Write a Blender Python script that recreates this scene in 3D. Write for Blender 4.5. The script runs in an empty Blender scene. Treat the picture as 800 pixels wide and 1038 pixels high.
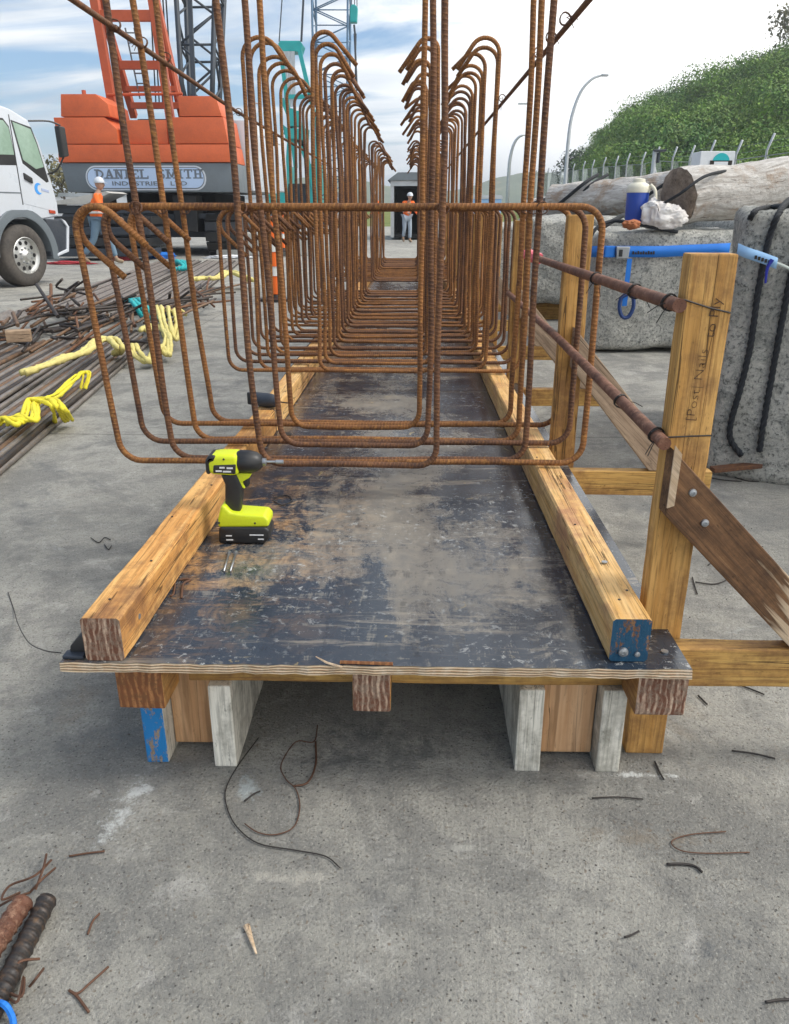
import bpy, bmesh, math, random
import numpy as np
from mathutils import Vector, Matrix, noise as mn
random.seed(7)
R = math.radians
scn = bpy.context.scene
COL = scn.collection
# ------------------------------------------------------------------ camera
CAMZ = 1.11
F = 787.0
PITCH = math.atan(305/787.0)
YAW = math.atan(18*math.cos(PITCH)/787.0)
def ray(px, py):
    a = (px-400)/F; b = (py-519)/F
    f = math.cos(PITCH)-b*math.sin(PITCH); u = -math.sin(PITCH)-b*math.cos(PITCH)
    return (a*math.cos(YAW)-f*math.sin(YAW), a*math.sin(YAW)+f*math.cos(YAW), u)
def at(px, py, Y):
    r = ray(px, py); t = Y/r[1]
    return Vector((r[0]*t, Y, CAMZ+r[2]*t))
def atz(px, py, z):
    r = ray(px, py); t = (z-CAMZ)/r[2]
    return Vector((r[0]*t, r[1]*t, z))
cam = bpy.data.cameras.new('camera'); camo = bpy.data.objects.new('camera', cam); COL.objects.link(camo)
cam.sensor_fit = 'HORIZONTAL'; cam.sensor_width = 36; cam.lens = F/800*36
cam.clip_start = 0.02; cam.clip_end = 5000
camo.location = (0, 0, CAMZ)
camo.rotation_euler = (math.pi/2-PITCH, 0, YAW)
scn.camera = camo
# ------------------------------------------------------------------ materials
class NT:
    def __init__(s, name):
        s.m = bpy.data.materials.new(name); s.m.use_nodes = True
        s.t = s.m.node_tree; s.t.nodes.clear()
        s.out = s.n('ShaderNodeOutputMaterial'); s.b = s.n('ShaderNodeBsdfPrincipled')
        s.l(s.b.outputs[0], s.out.inputs[0]); s.tc = s.n('ShaderNodeTexCoord')
    def n(s, ty, **k):
        x = s.t.nodes.new(ty)
        for a, v in k.items(): setattr(x, a, v)
        return x
    def l(s, a, b): s.t.links.new(a, b)
    def set(s, node, i, v):
        if hasattr(v, 'is_output') or isinstance(v, bpy.types.NodeSocket): s.l(v, node.inputs[i])
        else: node.inputs[i].default_value = v
    def vec(s, scale=(1,1,1), rot=(0,0,0), src='Object', rnd=False):
        m = s.n('ShaderNodeMapping'); v = s.tc.outputs[src]
        if rnd:
            oi = s.n('ShaderNodeObjectInfo')
            a = s.n('ShaderNodeVectorMath', operation='ADD'); s.l(v, a.inputs[0])
            k = s.n('ShaderNodeMath', operation='MULTIPLY'); s.l(oi.outputs['Random'], k.inputs[0]); k.inputs[1].default_value = 37.
            s.l(k.outputs[0], a.inputs[1]); v = a.outputs[0]
        s.l(v, m.inputs[0]); m.inputs['Rotation'].default_value = rot; m.inputs['Scale'].default_value = scale
        return m.outputs[0]
    def noise(s, v, scale, detail=4, rough=.55, dist=0):
        x = s.n('ShaderNodeTexNoise'); s.l(v, x.inputs['Vector'])
        x.inputs['Scale'].default_value = scale; x.inputs['Detail'].default_value = detail
        x.inputs['Roughness'].default_value = rough; x.inputs['Distortion'].default_value = dist
        return x.outputs[0]
    def vor(s, v, scale, feat='F1'):
        x = s.n('ShaderNodeTexVoronoi', feature=feat); s.l(v, x.inputs['Vector']); x.inputs['Scale'].default_value = scale
        return x.outputs[0]
    def ramp(s, f, *st):
        x = s.n('ShaderNodeValToRGB'); s.l(f, x.inputs[0]); e = x.color_ramp.elements
        while len(e) < len(st): e.new(.5)
        for i, (p, c) in enumerate(st):
            if isinstance(c, (int, float)): c = (c, c, c)
            e[i].position = p; e[i].color = (*c, 1)
        return x.outputs[0]
    def mix(s, f, a, b, mode='MIX'):
        x = s.n('ShaderNodeMix', data_type='RGBA', blend_type=mode)
        s.set(x, 0, f)
        for i, v in ((6, a), (7, b)):
            if isinstance(v, tuple) and len(v) == 3: v = (*v, 1)
            s.set(x, i, v)
        return x.outputs[2]
    def math(s, op, a, b=0., clamp=False):
        x = s.n('ShaderNodeMath', operation=op, use_clamp=clamp); s.set(x, 0, a); s.set(x, 1, b); return x.outputs[0]
    def sep(s, v):
        x = s.n('ShaderNodeSeparateXYZ'); s.l(v, x.inputs[0]); return x.outputs
    def bump(s, h, st=.5, d=.002, nrm=None):
        x = s.n('ShaderNodeBump'); s.l(h, x.inputs['Height']); x.inputs['Strength'].default_value = st
        x.inputs['Distance'].default_value = d
        if nrm is not None: s.l(nrm, x.inputs['Normal'])
        s.l(x.outputs[0], s.b.inputs['Normal']); return x.outputs[0]
    def fin(s, col=None, rough=None, metal=None, spec=None):
        for k, v in (('Base Color', col), ('Roughness', rough), ('Metallic', metal), ('Specular IOR Level', spec)):
            if v is None: continue
            if isinstance(v, tuple) and len(v) == 3: v = (*v, 1)
            if hasattr(v, 'is_output'): s.l(v, s.b.inputs[k])
            else: s.b.inputs[k].default_value = v
        return s.m
MC = {}
def paint(name, col, rough=.45, metal=0., dirt=.35, spec=.5, dirtcol=None, sc=3.):
    if name in MC: return MC[name]
    t = NT(name); v = t.vec(rnd=True)
    n1 = t.noise(v, sc, 6, .65); n2 = t.noise(v, sc*9, 5, .6)
    f = t.ramp(t.math('ADD', t.math('MULTIPLY', n1, .65), t.math('MULTIPLY', n2, .35)), (.42, 0.), (.68, 1.))
    dc = dirtcol or tuple(c*.45+.03 for c in col)
    c = t.mix(t.math('MULTIPLY', f, dirt), col, dc)
    t.bump(n2, .15, .004)
    MC[name] = t.fin(c, t.ramp(n1, (.3, max(rough-.08, 0.02)), (.7, min(rough+.12, 1.))), metal, spec)
    return MC[name]
def wood(name, c1, c2, stain=None, amt=.4, rot=(0,0,0), axis='y', rough=.7, grain=1., bare=None):
    t = NT(name)
    k = {'y': (1, .045, 1), 'x': (.045, 1, 1), 'z': (1, 1, .045)}[axis]
    k2 = {'y': (1, .3, 1), 'x': (.3, 1, 1), 'z': (1, 1, .3)}[axis]
    base = t.vec((1,1,1), rot, rnd=True)
    def mp(sc):
        m = t.n('ShaderNodeMapping'); t.l(base, m.inputs[0]); m.inputs['Scale'].default_value = sc; return m.outputs[0]
    g1 = t.noise(mp(k), 55*grain, 5, .6, .6); g2 = t.noise(mp(k), 190*grain, 3, .6, .2)
    b1 = t.noise(mp(k2), 9, 4, .6, .4); b2 = t.noise(mp((1,1,1)), 26, 5, .7)
    col = t.mix(t.ramp(g1, (.38, 0.), (.62, 1.)), c1, c2)
    col = t.mix(t.math('MULTIPLY', t.ramp(g2, (.48, 0.), (.66, 1.)), .6), col, tuple(c*.42 for c in c2))
    dr = t.noise(mp(tuple(q*1.0 for q in k2)), 3.2, 6, .7, .8); col = t.mix(t.math('MULTIPLY', t.ramp(dr, (.52, 0.), (.66, 1.)), .5*min(1, amt*1.6)), col, tuple(c*.5 for c in c2))
    sp_ = t.noise(mp(k2), 75, 5, .8, .3); col = t.mix(t.math('MULTIPLY', t.ramp(sp_, (.60, 0.), (.68, 1.)), .7*min(1, amt*1.6)), col, tuple(c*.22 for c in c2))
    st = stain or tuple(c*.3 for c in c2)
    sm = t.math('MULTIPLY', t.ramp(t.math('ADD', t.math('MULTIPLY', b1, .6), t.math('MULTIPLY', b2, .4)), (.47, 0.), (.62, 1.)), amt)
    col = t.mix(sm, col, st)
    k3 = {'y': (1, .02, 1), 'x': (.02, 1, 1), 'z': (1, 1, .02)}[axis]
    ck = t.noise(mp(k3), 26, 3, .5, .5); cm = t.noise(mp(k2), 4, 3, .5)
    ckf = t.math('MULTIPLY', t.math('LESS_THAN', t.math('ABSOLUTE', t.math('SUBTRACT', ck, .5)), .006), t.ramp(cm, (.45, 0.), (.5, 1.)))
    col = t.mix(t.math('MULTIPLY', ckf, .85), col, tuple(c*.16 for c in c2))
    kn = t.vor(mp(k2), 5.5); col = t.mix(t.ramp(kn, (.05, .8), (.12, 0.)), col, tuple(c*.3 for c in c2))
    if bare:
        bx = t.math('ADD', t.sep(t.tc.outputs['Object'])[0], t.math('MULTIPLY', t.math('SUBTRACT', g1, .5), .35))
        col = t.mix(t.math('MULTIPLY', t.math('SUBTRACT', bx, bare), 30., True), col, t.mix(t.ramp(g1, (.4, 0.), (.6, 1.)), (.62, .50, .36), (.46, .34, .22)))
    h = t.math('SUBTRACT', t.math('ADD', g1, t.math('MULTIPLY', g2, .6)), ckf); t.bump(h, .6, .0028)
    MC[name] = t.fin(col, rough, 0., .35); return MC[name]
def rust(name, c1, c2, c3, rib=.011, rough=.75, st=.9, metal=0.25):
    t = NT(name); v = t.vec(rnd=True)
    n1 = t.noise(v, 7, 5, .65); n2 = t.noise(v, 60, 5, .7); n3 = t.noise(v, 300, 2, .5)
    col = t.mix(t.ramp(n1, (.38, 0.), (.62, 1.)), c1, c2)
    col = t.mix(t.ramp(n2, (.5, 0.), (.72, 1.)), col, c3)
    col = t.mix(t.math('MULTIPLY', t.ramp(n3, (.55, 0.), (.7, 1.)), .6), col, tuple(c*.35 for c in c2))
    if rib:
        u = t.sep(t.tc.outputs['UV'])
        ph = t.math('ADD', t.math('MULTIPLY', u[1], 1/rib), t.math('MULTIPLY', u[0], 1.))
        w = t.math('SINE', t.math('MULTIPLY', ph, 2*math.pi))
        w = t.math('POWER', t.math('MULTIPLY_ADD' if False else 'ADD', t.math('MULTIPLY', w, .5), .5), 3.)
        t.bump(t.math('ADD', w, t.math('MULTIPLY', n2, .6)), st*.6, .0018)
        col = t.mix(t.math('MULTIPLY', w, .10), col, tuple(min(1, c*1.7) for c in c3))
    else: t.bump(n2, .5, .002)
    MC[name] = t.fin(col, t.ramp(n2, (.3, rough-.15), (.7, min(rough+.12, 1))), metal, .4); return MC[name]

def m_concrete():
    t = NT('yard_concrete'); v = t.vec()
    big = t.noise(v, .6, 5, .6, .3); med = t.noise(v, 2.6, 8, .72, .5); mo = t.noise(v, 9, 7, .75, .4); fine = t.noise(v, 42, 6, .78); grit = t.noise(v, 170, 4, .7)
    col = t.mix(t.ramp(big, (.38, 0.), (.62, 1.)), (.31, .302, .27), (.44, .428, .385))
    col = t.mix(t.math('MULTIPLY', t.ramp(med, (.47, 0.), (.58, 1.)), .68), col, (.20, .20, .19))
    col = t.mix(t.math('MULTIPLY', t.ramp(mo, (.50, 0.), (.62, 1.)), .45), col, (.17, .17, .165))
    col = t.mix(t.math('MULTIPLY', t.ramp(mo, (.33, 1.), (.44, 0.)), .45), col, (.60, .585, .55))
    col = t.mix(t.math('MULTIPLY', t.ramp(fine, (.48, 0.), (.64, 1.)), .38), col, (.16, .158, .15))
    col = t.mix(t.math('MULTIPLY', t.ramp(grit, (.56, 0.), (.64, 1.)), .6), col, (.085, .083, .08))
    col = t.mix(t.math('MULTIPLY', t.ramp(grit, (.34, 1.), (.42, 0.)), .42), col, (.66, .64, .58))
    g2 = t.noise(v, 85, 5, .75, .3); col = t.mix(t.math('MULTIPLY', t.ramp(g2, (.60, 0.), (.66, 1.)), .7), col, (.19, .145, .10))
    v2 = t.vor(v, 60); col = t.mix(t.math('MULTIPLY', t.ramp(v2, (.09, 1.), (.14, 0.)), .8), col, (.045, .042, .04))
    ef = t.noise(v, 1.5, 9, .8, 1.3); ef2 = t.noise(t.vec((1, .25, 1), (0, 0, .9)), 3.1, 8, .8, 1.)
    col = t.mix(t.math('MULTIPLY', t.ramp(ef, (.62, 0.), (.72, 1.)), .5), col, (.66, .69, .69))
    col = t.mix(t.math('MULTIPLY', t.ramp(ef2, (.64, 0.), (.70, 1.)), .5), col, (.64, .66, .66))
    rs = t.noise(v, 2.1, 6, .75, .6); col = t.mix(t.math('MULTIPLY', t.ramp(rs, (.60, 0.), (.72, 1.)), .30), col, (.30, .21, .12))
    dk = t.noise(v, 1.1, 7, .75, .9); col = t.mix(t.math('MULTIPLY', t.ramp(dk, (.56, 0.), (.68, 1.)), .55), col, (.12, .13, .14))
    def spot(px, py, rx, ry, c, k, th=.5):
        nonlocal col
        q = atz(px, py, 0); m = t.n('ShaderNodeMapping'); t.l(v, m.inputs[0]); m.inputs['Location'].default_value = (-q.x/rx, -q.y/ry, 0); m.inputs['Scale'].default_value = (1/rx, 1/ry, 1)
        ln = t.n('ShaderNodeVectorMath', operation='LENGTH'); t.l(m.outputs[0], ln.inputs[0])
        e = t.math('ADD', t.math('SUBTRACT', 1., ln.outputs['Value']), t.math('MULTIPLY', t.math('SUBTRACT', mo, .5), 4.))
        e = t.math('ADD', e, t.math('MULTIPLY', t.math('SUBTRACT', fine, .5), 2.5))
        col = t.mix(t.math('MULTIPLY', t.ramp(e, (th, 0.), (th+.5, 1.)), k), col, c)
    spot(130, 820, .05, .16, (.68, .70, .69), .75); spot(650, 786, .16, .018, (.70, .72, .71), .85); spot(250, 800, .03, .07, (.55, .62, .64), .6)
    spot(290, 890, .12, .03, (.60, .57, .50), .5); spot(700, 960, .12, .06, (.13, .14, .15), .6); spot(640, 850, .25, .04, (.27, .22, .16), .45)
    spot(400, 760, .40, .12, (.13, .14, .14), .5); spot(90, 740, .2, .1, (.20, .21, .21), .5); spot(470, 860, .10, .02, (.58, .57, .52), .5); spot(110, 880, .18, .05, (.22, .22, .21), .4)  # first spot: shade under the deck front, painted into the concrete colour
    s = t.sep(t.tc.outputs['Object']); wob = t.math('MULTIPLY', t.math('SUBTRACT', t.noise(v, 2.5, 5, .7), .5), .05)
    def line(c, pos, per, w):
        d = t.math('ADD', t.math('ADD', c, -pos+1000*per), wob)
        return t.math('LESS_THAN', t.math('MODULO', d, per), w)
    j = t.math('MAXIMUM', line(s[1], 3.97, 4.6, .009), line(s[0], 3.3, 5.5, .009))
    col = t.mix(t.math('MULTIPLY', j, .7), col, (.08, .078, .075))
    h = t.math('ADD', t.math('MULTIPLY', fine, .8), t.math('MULTIPLY', grit, .55)); h = t.math('ADD', h, t.math('MULTIPLY', mo, .8))
    h = t.math('SUBTRACT', h, j); t.bump(h, 1., .013)
    return t.fin(col, t.ramp(med, (.3, .70), (.7, .92)), 0., .4)
def m_deck():
    t = NT('film_faced_ply'); v = t.vec()
    vs = t.vec((1, .45, 1), (0, 0, .5)); vs2 = t.vec((1, .12, 1), (0, 0, 1.15)); vs3 = t.vec((.14, 1, 1), (0, 0, .35))
    blue = (.024, .034, .050)
    a = t.noise(vs, 2.1, 8, .62, 1.2); b = t.noise(v, 12, 8, .78, .8); c = t.noise(vs2, 38, 5, .75, .6); c2 = t.noise(vs3, 30, 5, .75, .8)
    f = t.math('ADD', t.math('MULTIPLY', a, .46), t.math('ADD', t.math('MULTIPLY', b, .30), t.math('ADD', t.math('MULTIPLY', c, .12), t.math('MULTIPLY', c2, .12))))
    sp = t.sep(t.tc.outputs['Object'])
    # dust gathers down the middle, thins toward the right beam and the front edge
    ctr = t.math('SUBTRACT', 1., t.math('MULTIPLY', t.math('ABSOLUTE', t.math('ADD', sp[0], .10)), 1.9), True)
    fr = t.math('MULTIPLY', t.math('SUBTRACT', sp[1], 1.35), 3.2, True)
    f2 = t.math('ADD', f, t.math('MULTIPLY', t.math('SUBTRACT', t.math('MULTIPLY', ctr, fr), .45), .12))
    col = t.mix(t.ramp(f2, (.515, 0.), (.535, .35), (.585, .60), (.65, .95)), blue, (.27, .24, .195))
    edge = t.math('MULTIPLY', t.math('SUBTRACT', -.08, sp[0]), 2.6, True)
    mid = t.math('SUBTRACT', 1., t.math('MULTIPLY', t.math('ABSOLUTE', t.math('SUBTRACT', sp[1], 1.95)), 1.7), True)
    od = t.math('MULTIPLY', t.math('MULTIPLY', edge, t.math('ADD', mid, .25)), t.ramp(t.math('ADD', t.math('MULTIPLY', b, .6), t.math('MULTIPLY', c2, .4)), (.48, 0.), (.58, 1.)))
    col = t.mix(t.math('MULTIPLY', od, .75), col, (.50, .28, .11))
    gl = t.noise(vs3, 7, 8, .75, 1.8); col = t.mix(t.math('MULTIPLY', t.ramp(gl, (.57, 0.), (.64, 1.)), .42), col, (.36, .31, .24))
    fl = t.noise(v, 48, 5, .75, .5); fm = t.noise(v, 2.4, 3, .6)
    col = t.mix(t.math('MULTIPLY', t.ramp(fl, (.58, 0.), (.63, 1.)), t.math('MULTIPLY', t.ramp(fm, (.42, .1), (.6, 1.)), .75)), col, (.42, .43, .42))
    sc = t.math('ADD', t.math('MULTIPLY', c2, .5), t.math('MULTIPLY', c, .5))
    col = t.mix(t.math('MULTIPLY', t.ramp(sc, (.54, 0.), (.60, 1.)), .6), col, (.010, .014, .022))
    col = t.mix(t.math('MULTIPLY', t.ramp(sc, (.38, 1.), (.43, 0.)), .3), col, (.42, .38, .30))
    yl = t.noise(v, 7, 5, .6, 2.5); col = t.mix(t.math('MULTIPLY', t.ramp(yl, (.68, 0.), (.71, 1.)), .45), col, (.5, .38, .16))
    t.bump(t.math('ADD', b, c), .22, .002)
    return t.fin(col, t.ramp(f2, (.51, .17), (.62, .45)), 0., .6)
def m_plyedge():
    t = NT('ply_edge'); v = t.vec(); s = t.sep(v)
    z = t.math('ADD', s[2], t.math('MULTIPLY', t.noise(t.vec((.2, .2, 1)), 30, 4), .003))
    w = t.math('SINE', t.math('MULTIPLY', z, 2*math.pi/.0051))
    n = t.noise(v, 40, 6, .7); col = t.mix(t.ramp(w, (.3, 0.), (.7, 1.)), (.50, .38, .25), (.24, .14, .075))
    col = t.mix(t.math('MULTIPLY', t.ramp(n, (.45, 0.), (.65, 1.)), .6), col, (.55, .48, .38))
    t.bump(t.math('ADD', n, w), .6, .003)
    return t.fin(col, .85)
def m_endgrain(name, c1, c2, axis=0, sc=1/.011, paintcol=None):
    t = NT(name); v = t.vec(); s = t.sep(v)
    x = t.math('ADD', s[axis], t.math('MULTIPLY', t.noise(v, 18, 4), .022))
    w = t.math('SINE', t.math('MULTIPLY', x, 2*math.pi*sc)); n = t.noise(v, 70, 6, .8); wl = t.noise(v, 22, 4, .7)
    w = t.math('ADD', t.math('MULTIPLY', w, .28), t.math('MULTIPLY', wl, 1.15))
    w = t.math('ADD', t.math('MULTIPLY', t.noise(t.vec({0: (1, .2, .10), 2: (1, 1, 1)}[axis]), 95, 4, .7), .9), t.math('MULTIPLY', w, .30))
    col = t.mix(t.ramp(w, (.45, 0.), (.66, 1.)), c1, c2)
    col = t.mix(t.ramp(n, (.46, 0.), (.60, .8)), col, tuple(c*.35 for c in c1))
    if paintcol:
        col = t.mix(t.ramp(t.noise(t.vec((1, 1, .5)), 45, 6, .75), (.52, 0.), (.58, 1.)), paintcol, col)
    t.bump(t.math('ADD', n, t.math('MULTIPLY', w, .5)), .7, .004)
    return t.fin(col, .85)
def m_rock():
    t = NT('rough_cast_stone'); v = t.vec(rnd=True)
    a = t.noise(v, 2.4, 6, .7); b = t.noise(v, 17, 7, .8, .8); c = t.noise(v, 55, 5, .8); d = t.vor(v, 30)
    col = t.mix(t.ramp(a, (.38, 0.), (.60, 1.)), (.50, .50, .46), (.66, .65, .60))
    col = t.mix(t.ramp(b, (.485, 0.), (.58, .75)), col, (.28, .29, .27))
    col = t.mix(t.ramp(c, (.525, 0.), (.615, .85)), col, (.10, .105, .10))
    col = t.mix(t.ramp(c, (.36, .8), (.43, 0.)), col, (.78, .76, .70))
    t.bump(t.math('ADD', b, t.math('MULTIPLY', c, .7)), 1., .028)
    return t.fin(col, .93, 0., .25)
def m_log():
    t = NT('weathered_log'); v = t.vec(); 
    u = t.n('ShaderNodeMapping'); t.l(t.tc.outputs['UV'], u.inputs[0]); u.inputs['Scale'].default_value = (6, .7, 1); uv = u.outputs[0]
    g = t.noise(uv, 5, 6, .75, .8); p = t.noise(v, 3.5, 6, .7, .5); k = t.noise(v, 14, 5, .7)
    col = t.mix(t.ramp(g, (.38, 0.), (.6, 1.)), (.36, .33, .30), (.62, .60, .57))
    col = t.mix(t.ramp(p, (.50, 0.), (.62, .8)), col, (.33, .24, .17))
    col = t.mix(t.ramp(t.noise(uv, 13, 5, .8, .5), (.58, 0.), (.66, .9)), col, (.10, .075, .055))
    t.bump(t.math('ADD', g, k), .9, .02)
    return t.fin(col, .9, 0., .25)
def m_foliage(name, c1, c2, c3):
    t = NT(name); v = t.vec(); g = t.n('ShaderNodeNewGeometry')
    a = t.noise(v, .13, 3, .6); b = t.noise(v, .6, 4, .6)
    col = t.mix(t.ramp(a, (.38, 0.), (.62, 1.)), c1, c2)
    col = t.mix(t.math('MULTIPLY', t.ramp(b, (.45, 0.), (.65, 1.)), .6), col, c3)
    col = t.mix(t.math('MULTIPLY', g.outputs['Random Per Island'], .55), col, tuple(x*.45 for x in c1))
    return t.fin(col, .65, 0., .35)
def m_terrain(name, c1, c2, c3, sc):
    t = NT(name); v = t.vec(); a = t.noise(v, sc, 6, .65); b = t.noise(v, sc*3.5, 6, .7)
    col = t.mix(t.ramp(a, (.4, 0.), (.6, 1.)), c1, c2); col = t.mix(t.ramp(b, (.55, 0.), (.68, .9)), col, c3)
    t.bump(b, .6, .5/sc*.05)
    return t.fin(col, .95, 0., .2)

CONC = m_concrete(); DECK = m_deck(); PLYE = m_plyedge(); ROCK = m_rock(); LOG = m_log()
TIMX = wood('timber_x', (.58, .36, .11), (.42, .23, .065), (.15, .07, .03), .8, axis='x')
TIMY = wood('timber_y', (.72, .42, .15), (.58, .28, .08), (.17, .075, .035), .8, axis='y')
TIMR = wood('timber_pale_y', (.74, .49, .22), (.62, .35, .11), (.36, .16, .09), .75, axis='y')
TIMZ = wood('timber_z', (.64, .37, .12), (.50, .26, .07), (.17, .08, .035), .7, axis='z')
BRACE = wood('brace_wet', (.25, .13, .06), (.15, .075, .035), (.04, .022, .014), .75, rot=(0, R(-45), 0), axis='x', bare=.715)
BRACEG = wood('brace_grey', (.44, .33, .23), (.30, .21, .14), (.14, .10, .07), .5, rot=(0, R(-45), 0), axis='x')
BARE = wood('brace_bare', (.62, .48, .34), (.50, .36, .23), (.3, .2, .12), .3, rot=(0, R(-45), 0), axis='x')
WHITEW = wood('whitewashed_board', (.82, .79, .70), (.70, .67, .58), (.12, .11, .08), .7, axis='z')
PINE = wood('pine_panel', (.66, .42, .24), (.52, .29, .14), (.35, .17, .08), .3, axis='z', grain=.45)
ENDL = m_endgrain('end_grain_laminated', (.60, .44, .32), (.14, .055, .03), 0, 1/.0105)
ENDR = m_endgrain('end_grain_red', (.42, .19, .07), (.17, .06, .02), 0, 1/.013)
ENDB = m_endgrain('end_grain_blue', (.36, .19, .09), (.16, .07, .03), 0, 1/.016, paintcol=(.008, .065, .13))
BLUEP = m_endgrain('blue_painted_end', (.45, .38, .28), (.30, .22, .15), 0, 1/.02, paintcol=(.015, .20, .50))
R_UP = rust('rust_orange', (.28, .120, .040), (.13, .056, .026), (.43, .21, .065))
R_DK = rust('rust_brown', (.165, .076, .040), (.080, .041, .028), (.29, .14, .058))
R_ROD = rust('rust_rod', (.20, .09, .055), (.11, .052, .036), (.34, .19, .13), rib=.06, st=.15)
R_GREY = rust('mill_steel', (.27, .25, .235), (.17, .16, .155), (.30, .22, .15), rib=.012, metal=.55, rough=.5, st=.5)
R_BRN = rust('bundle_brown', (.20, .12, .07), (.10, .07, .055), (.30, .17, .08), rib=.012, metal=.4, rough=.6, st=.5)
R_BLK = rust('dark_steel', (.055, .05, .048), (.035, .033, .034), (.14, .085, .05), rib=.012, metal=.5, rough=.55, st=.5)
WIRE = paint('wire_rusty', (.13, .065, .04), .7, .4)
WIREB = paint('wire_black', (.04, .035, .033), .6, .5)
ZINC = paint('zinc', (.40, .42, .44), .42, .9, .3)
BLACKP = paint('black_plastic', (.014, .015, .017), .42, 0, .25, dirtcol=(.08, .075, .07))
LIME = paint('lime_plastic', (.62, .72, .015), .38, 0, .25, dirtcol=(.35, .36, .05), sc=20)
WHITEP = paint('white_paint', (.56, .60, .66), .30, 0, .22, dirtcol=(.45, .45, .43))
DKBLUE = paint('navy_plastic', (.022, .03, .045), .5, 0, .4, dirtcol=(.10, .10, .10))
GREYP = paint('grey_paint', (.13, .155, .175), .5, 0, .35)
ORANGE = paint('orange_paint', (.60, .115, .03), .5, 0, .5, dirtcol=(.33, .07, .03))
ORANGED = paint('orange_steel', (.46, .085, .025), .5, 0, .45, dirtcol=(.25, .05, .02))
STEELD = paint('dark_lattice', (.045, .055, .07), .5, .3)
BLUEL = paint('blue_lattice', (.10, .19, .30), .5, .1)
TEAL = paint('teal_paint', (.01, .36, .36), .45, 0, .35)
GLASSD = paint('dark_glass', (.02, .03, .03), .08, 0, .05)
GLASSG = paint('sky_green_glass', (.30, .42, .34), .08, 0, .35, dirtcol=(.1, .17, .13), sc=2.)  # opaque pane; bright sky seen through the cab is painted into its colour
RUBBER = paint('rubber', (.05, .045, .042), .85, 0, .6, dirtcol=(.16, .14, .12))
CHROME = paint('alloy', (.62, .62, .6), .28, .85, .3)
ROPE_M = paint('black_rope', (.012, .015, .02), .8, 0, .3)
STRAPB = paint('blue_webbing', (.01, .17, .62), .7, 0, .2)
STRAPL = paint('pale_blue_webbing', (.30, .52, .80), .7, 0, .2)
YELLOW = paint('yellow_sling', (.78, .68, .03), .75, 0, .4, dirtcol=(.42, .34, .08), sc=25)
YELLOWP = paint('faded_yellow_sling', (.66, .58, .20), .8, 0, .5, dirtcol=(.34, .27, .13), sc=25)
TEALF = paint('teal_sling', (.02, .40, .42), .75, 0, .3)
HIVIS = paint('hivis_orange', (.90, .16, .02), .8, 0, .12)
REFL = paint('reflective_tape', (.7, .7, .66), .4, 0, .1)
DENIM = paint('denim', (.14, .22, .30), .85, 0, .4)
DARKC = paint('dark_cloth', (.03, .033, .04), .85, 0, .3)
SKIN = paint('skin', (.42, .25, .17), .55, 0, .12)
HAIR = paint('hair', (.02, .014, .01), .7)
BOOT = paint('boot_leather', (.26, .19, .12), .75)
BLUEC = paint('cooler_blue', (.015, .06, .36), .35, 0, .15)
CREAM = paint('cooler_lid', (.72, .69, .56), .5, 0, .25)
BAG = paint('white_bag', (.72, .70, .68), .5, 0, .4, dirtcol=(.42, .30, .24), sc=9)
PINK = paint('pink_tape', (.75, .13, .17), .5, 0, .2)
GALV = paint('galvanised', (.50, .53, .55), .45, .6, .3)
PALEC = paint('pale_concrete', (.48, .48, .45), .9, 0, .5)
WHITEB = paint('white_sheet', (.72, .74, .76), .5, 0, .3)
BLACKINK = paint('black_ink', (.03, .025, .02), .8, 0, .1)
INKW = paint('faded_marker', (.07, .035, .018), .85, 0, .4)
SIGNB = paint('sign_panel', (.42, .54, .74), .45, 0, .12)
SIGNL = paint('sign_letters', (.13, .15, .18), .5, 0, .1)
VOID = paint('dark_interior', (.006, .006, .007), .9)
TREE_A = m_foliage('forest_leaves', (.05, .155, .015), (.17, .32, .025), (.24, .28, .05))
TREE_D = m_foliage('dark_leaves', (.018, .045, .018), (.03, .065, .025), (.05, .07, .03))
TREE_O = m_foliage('olive_leaves', (.16, .15, .06), (.20, .17, .08), (.10, .11, .04))
BARK = paint('bark', (.09, .065, .045), .9)
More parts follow.
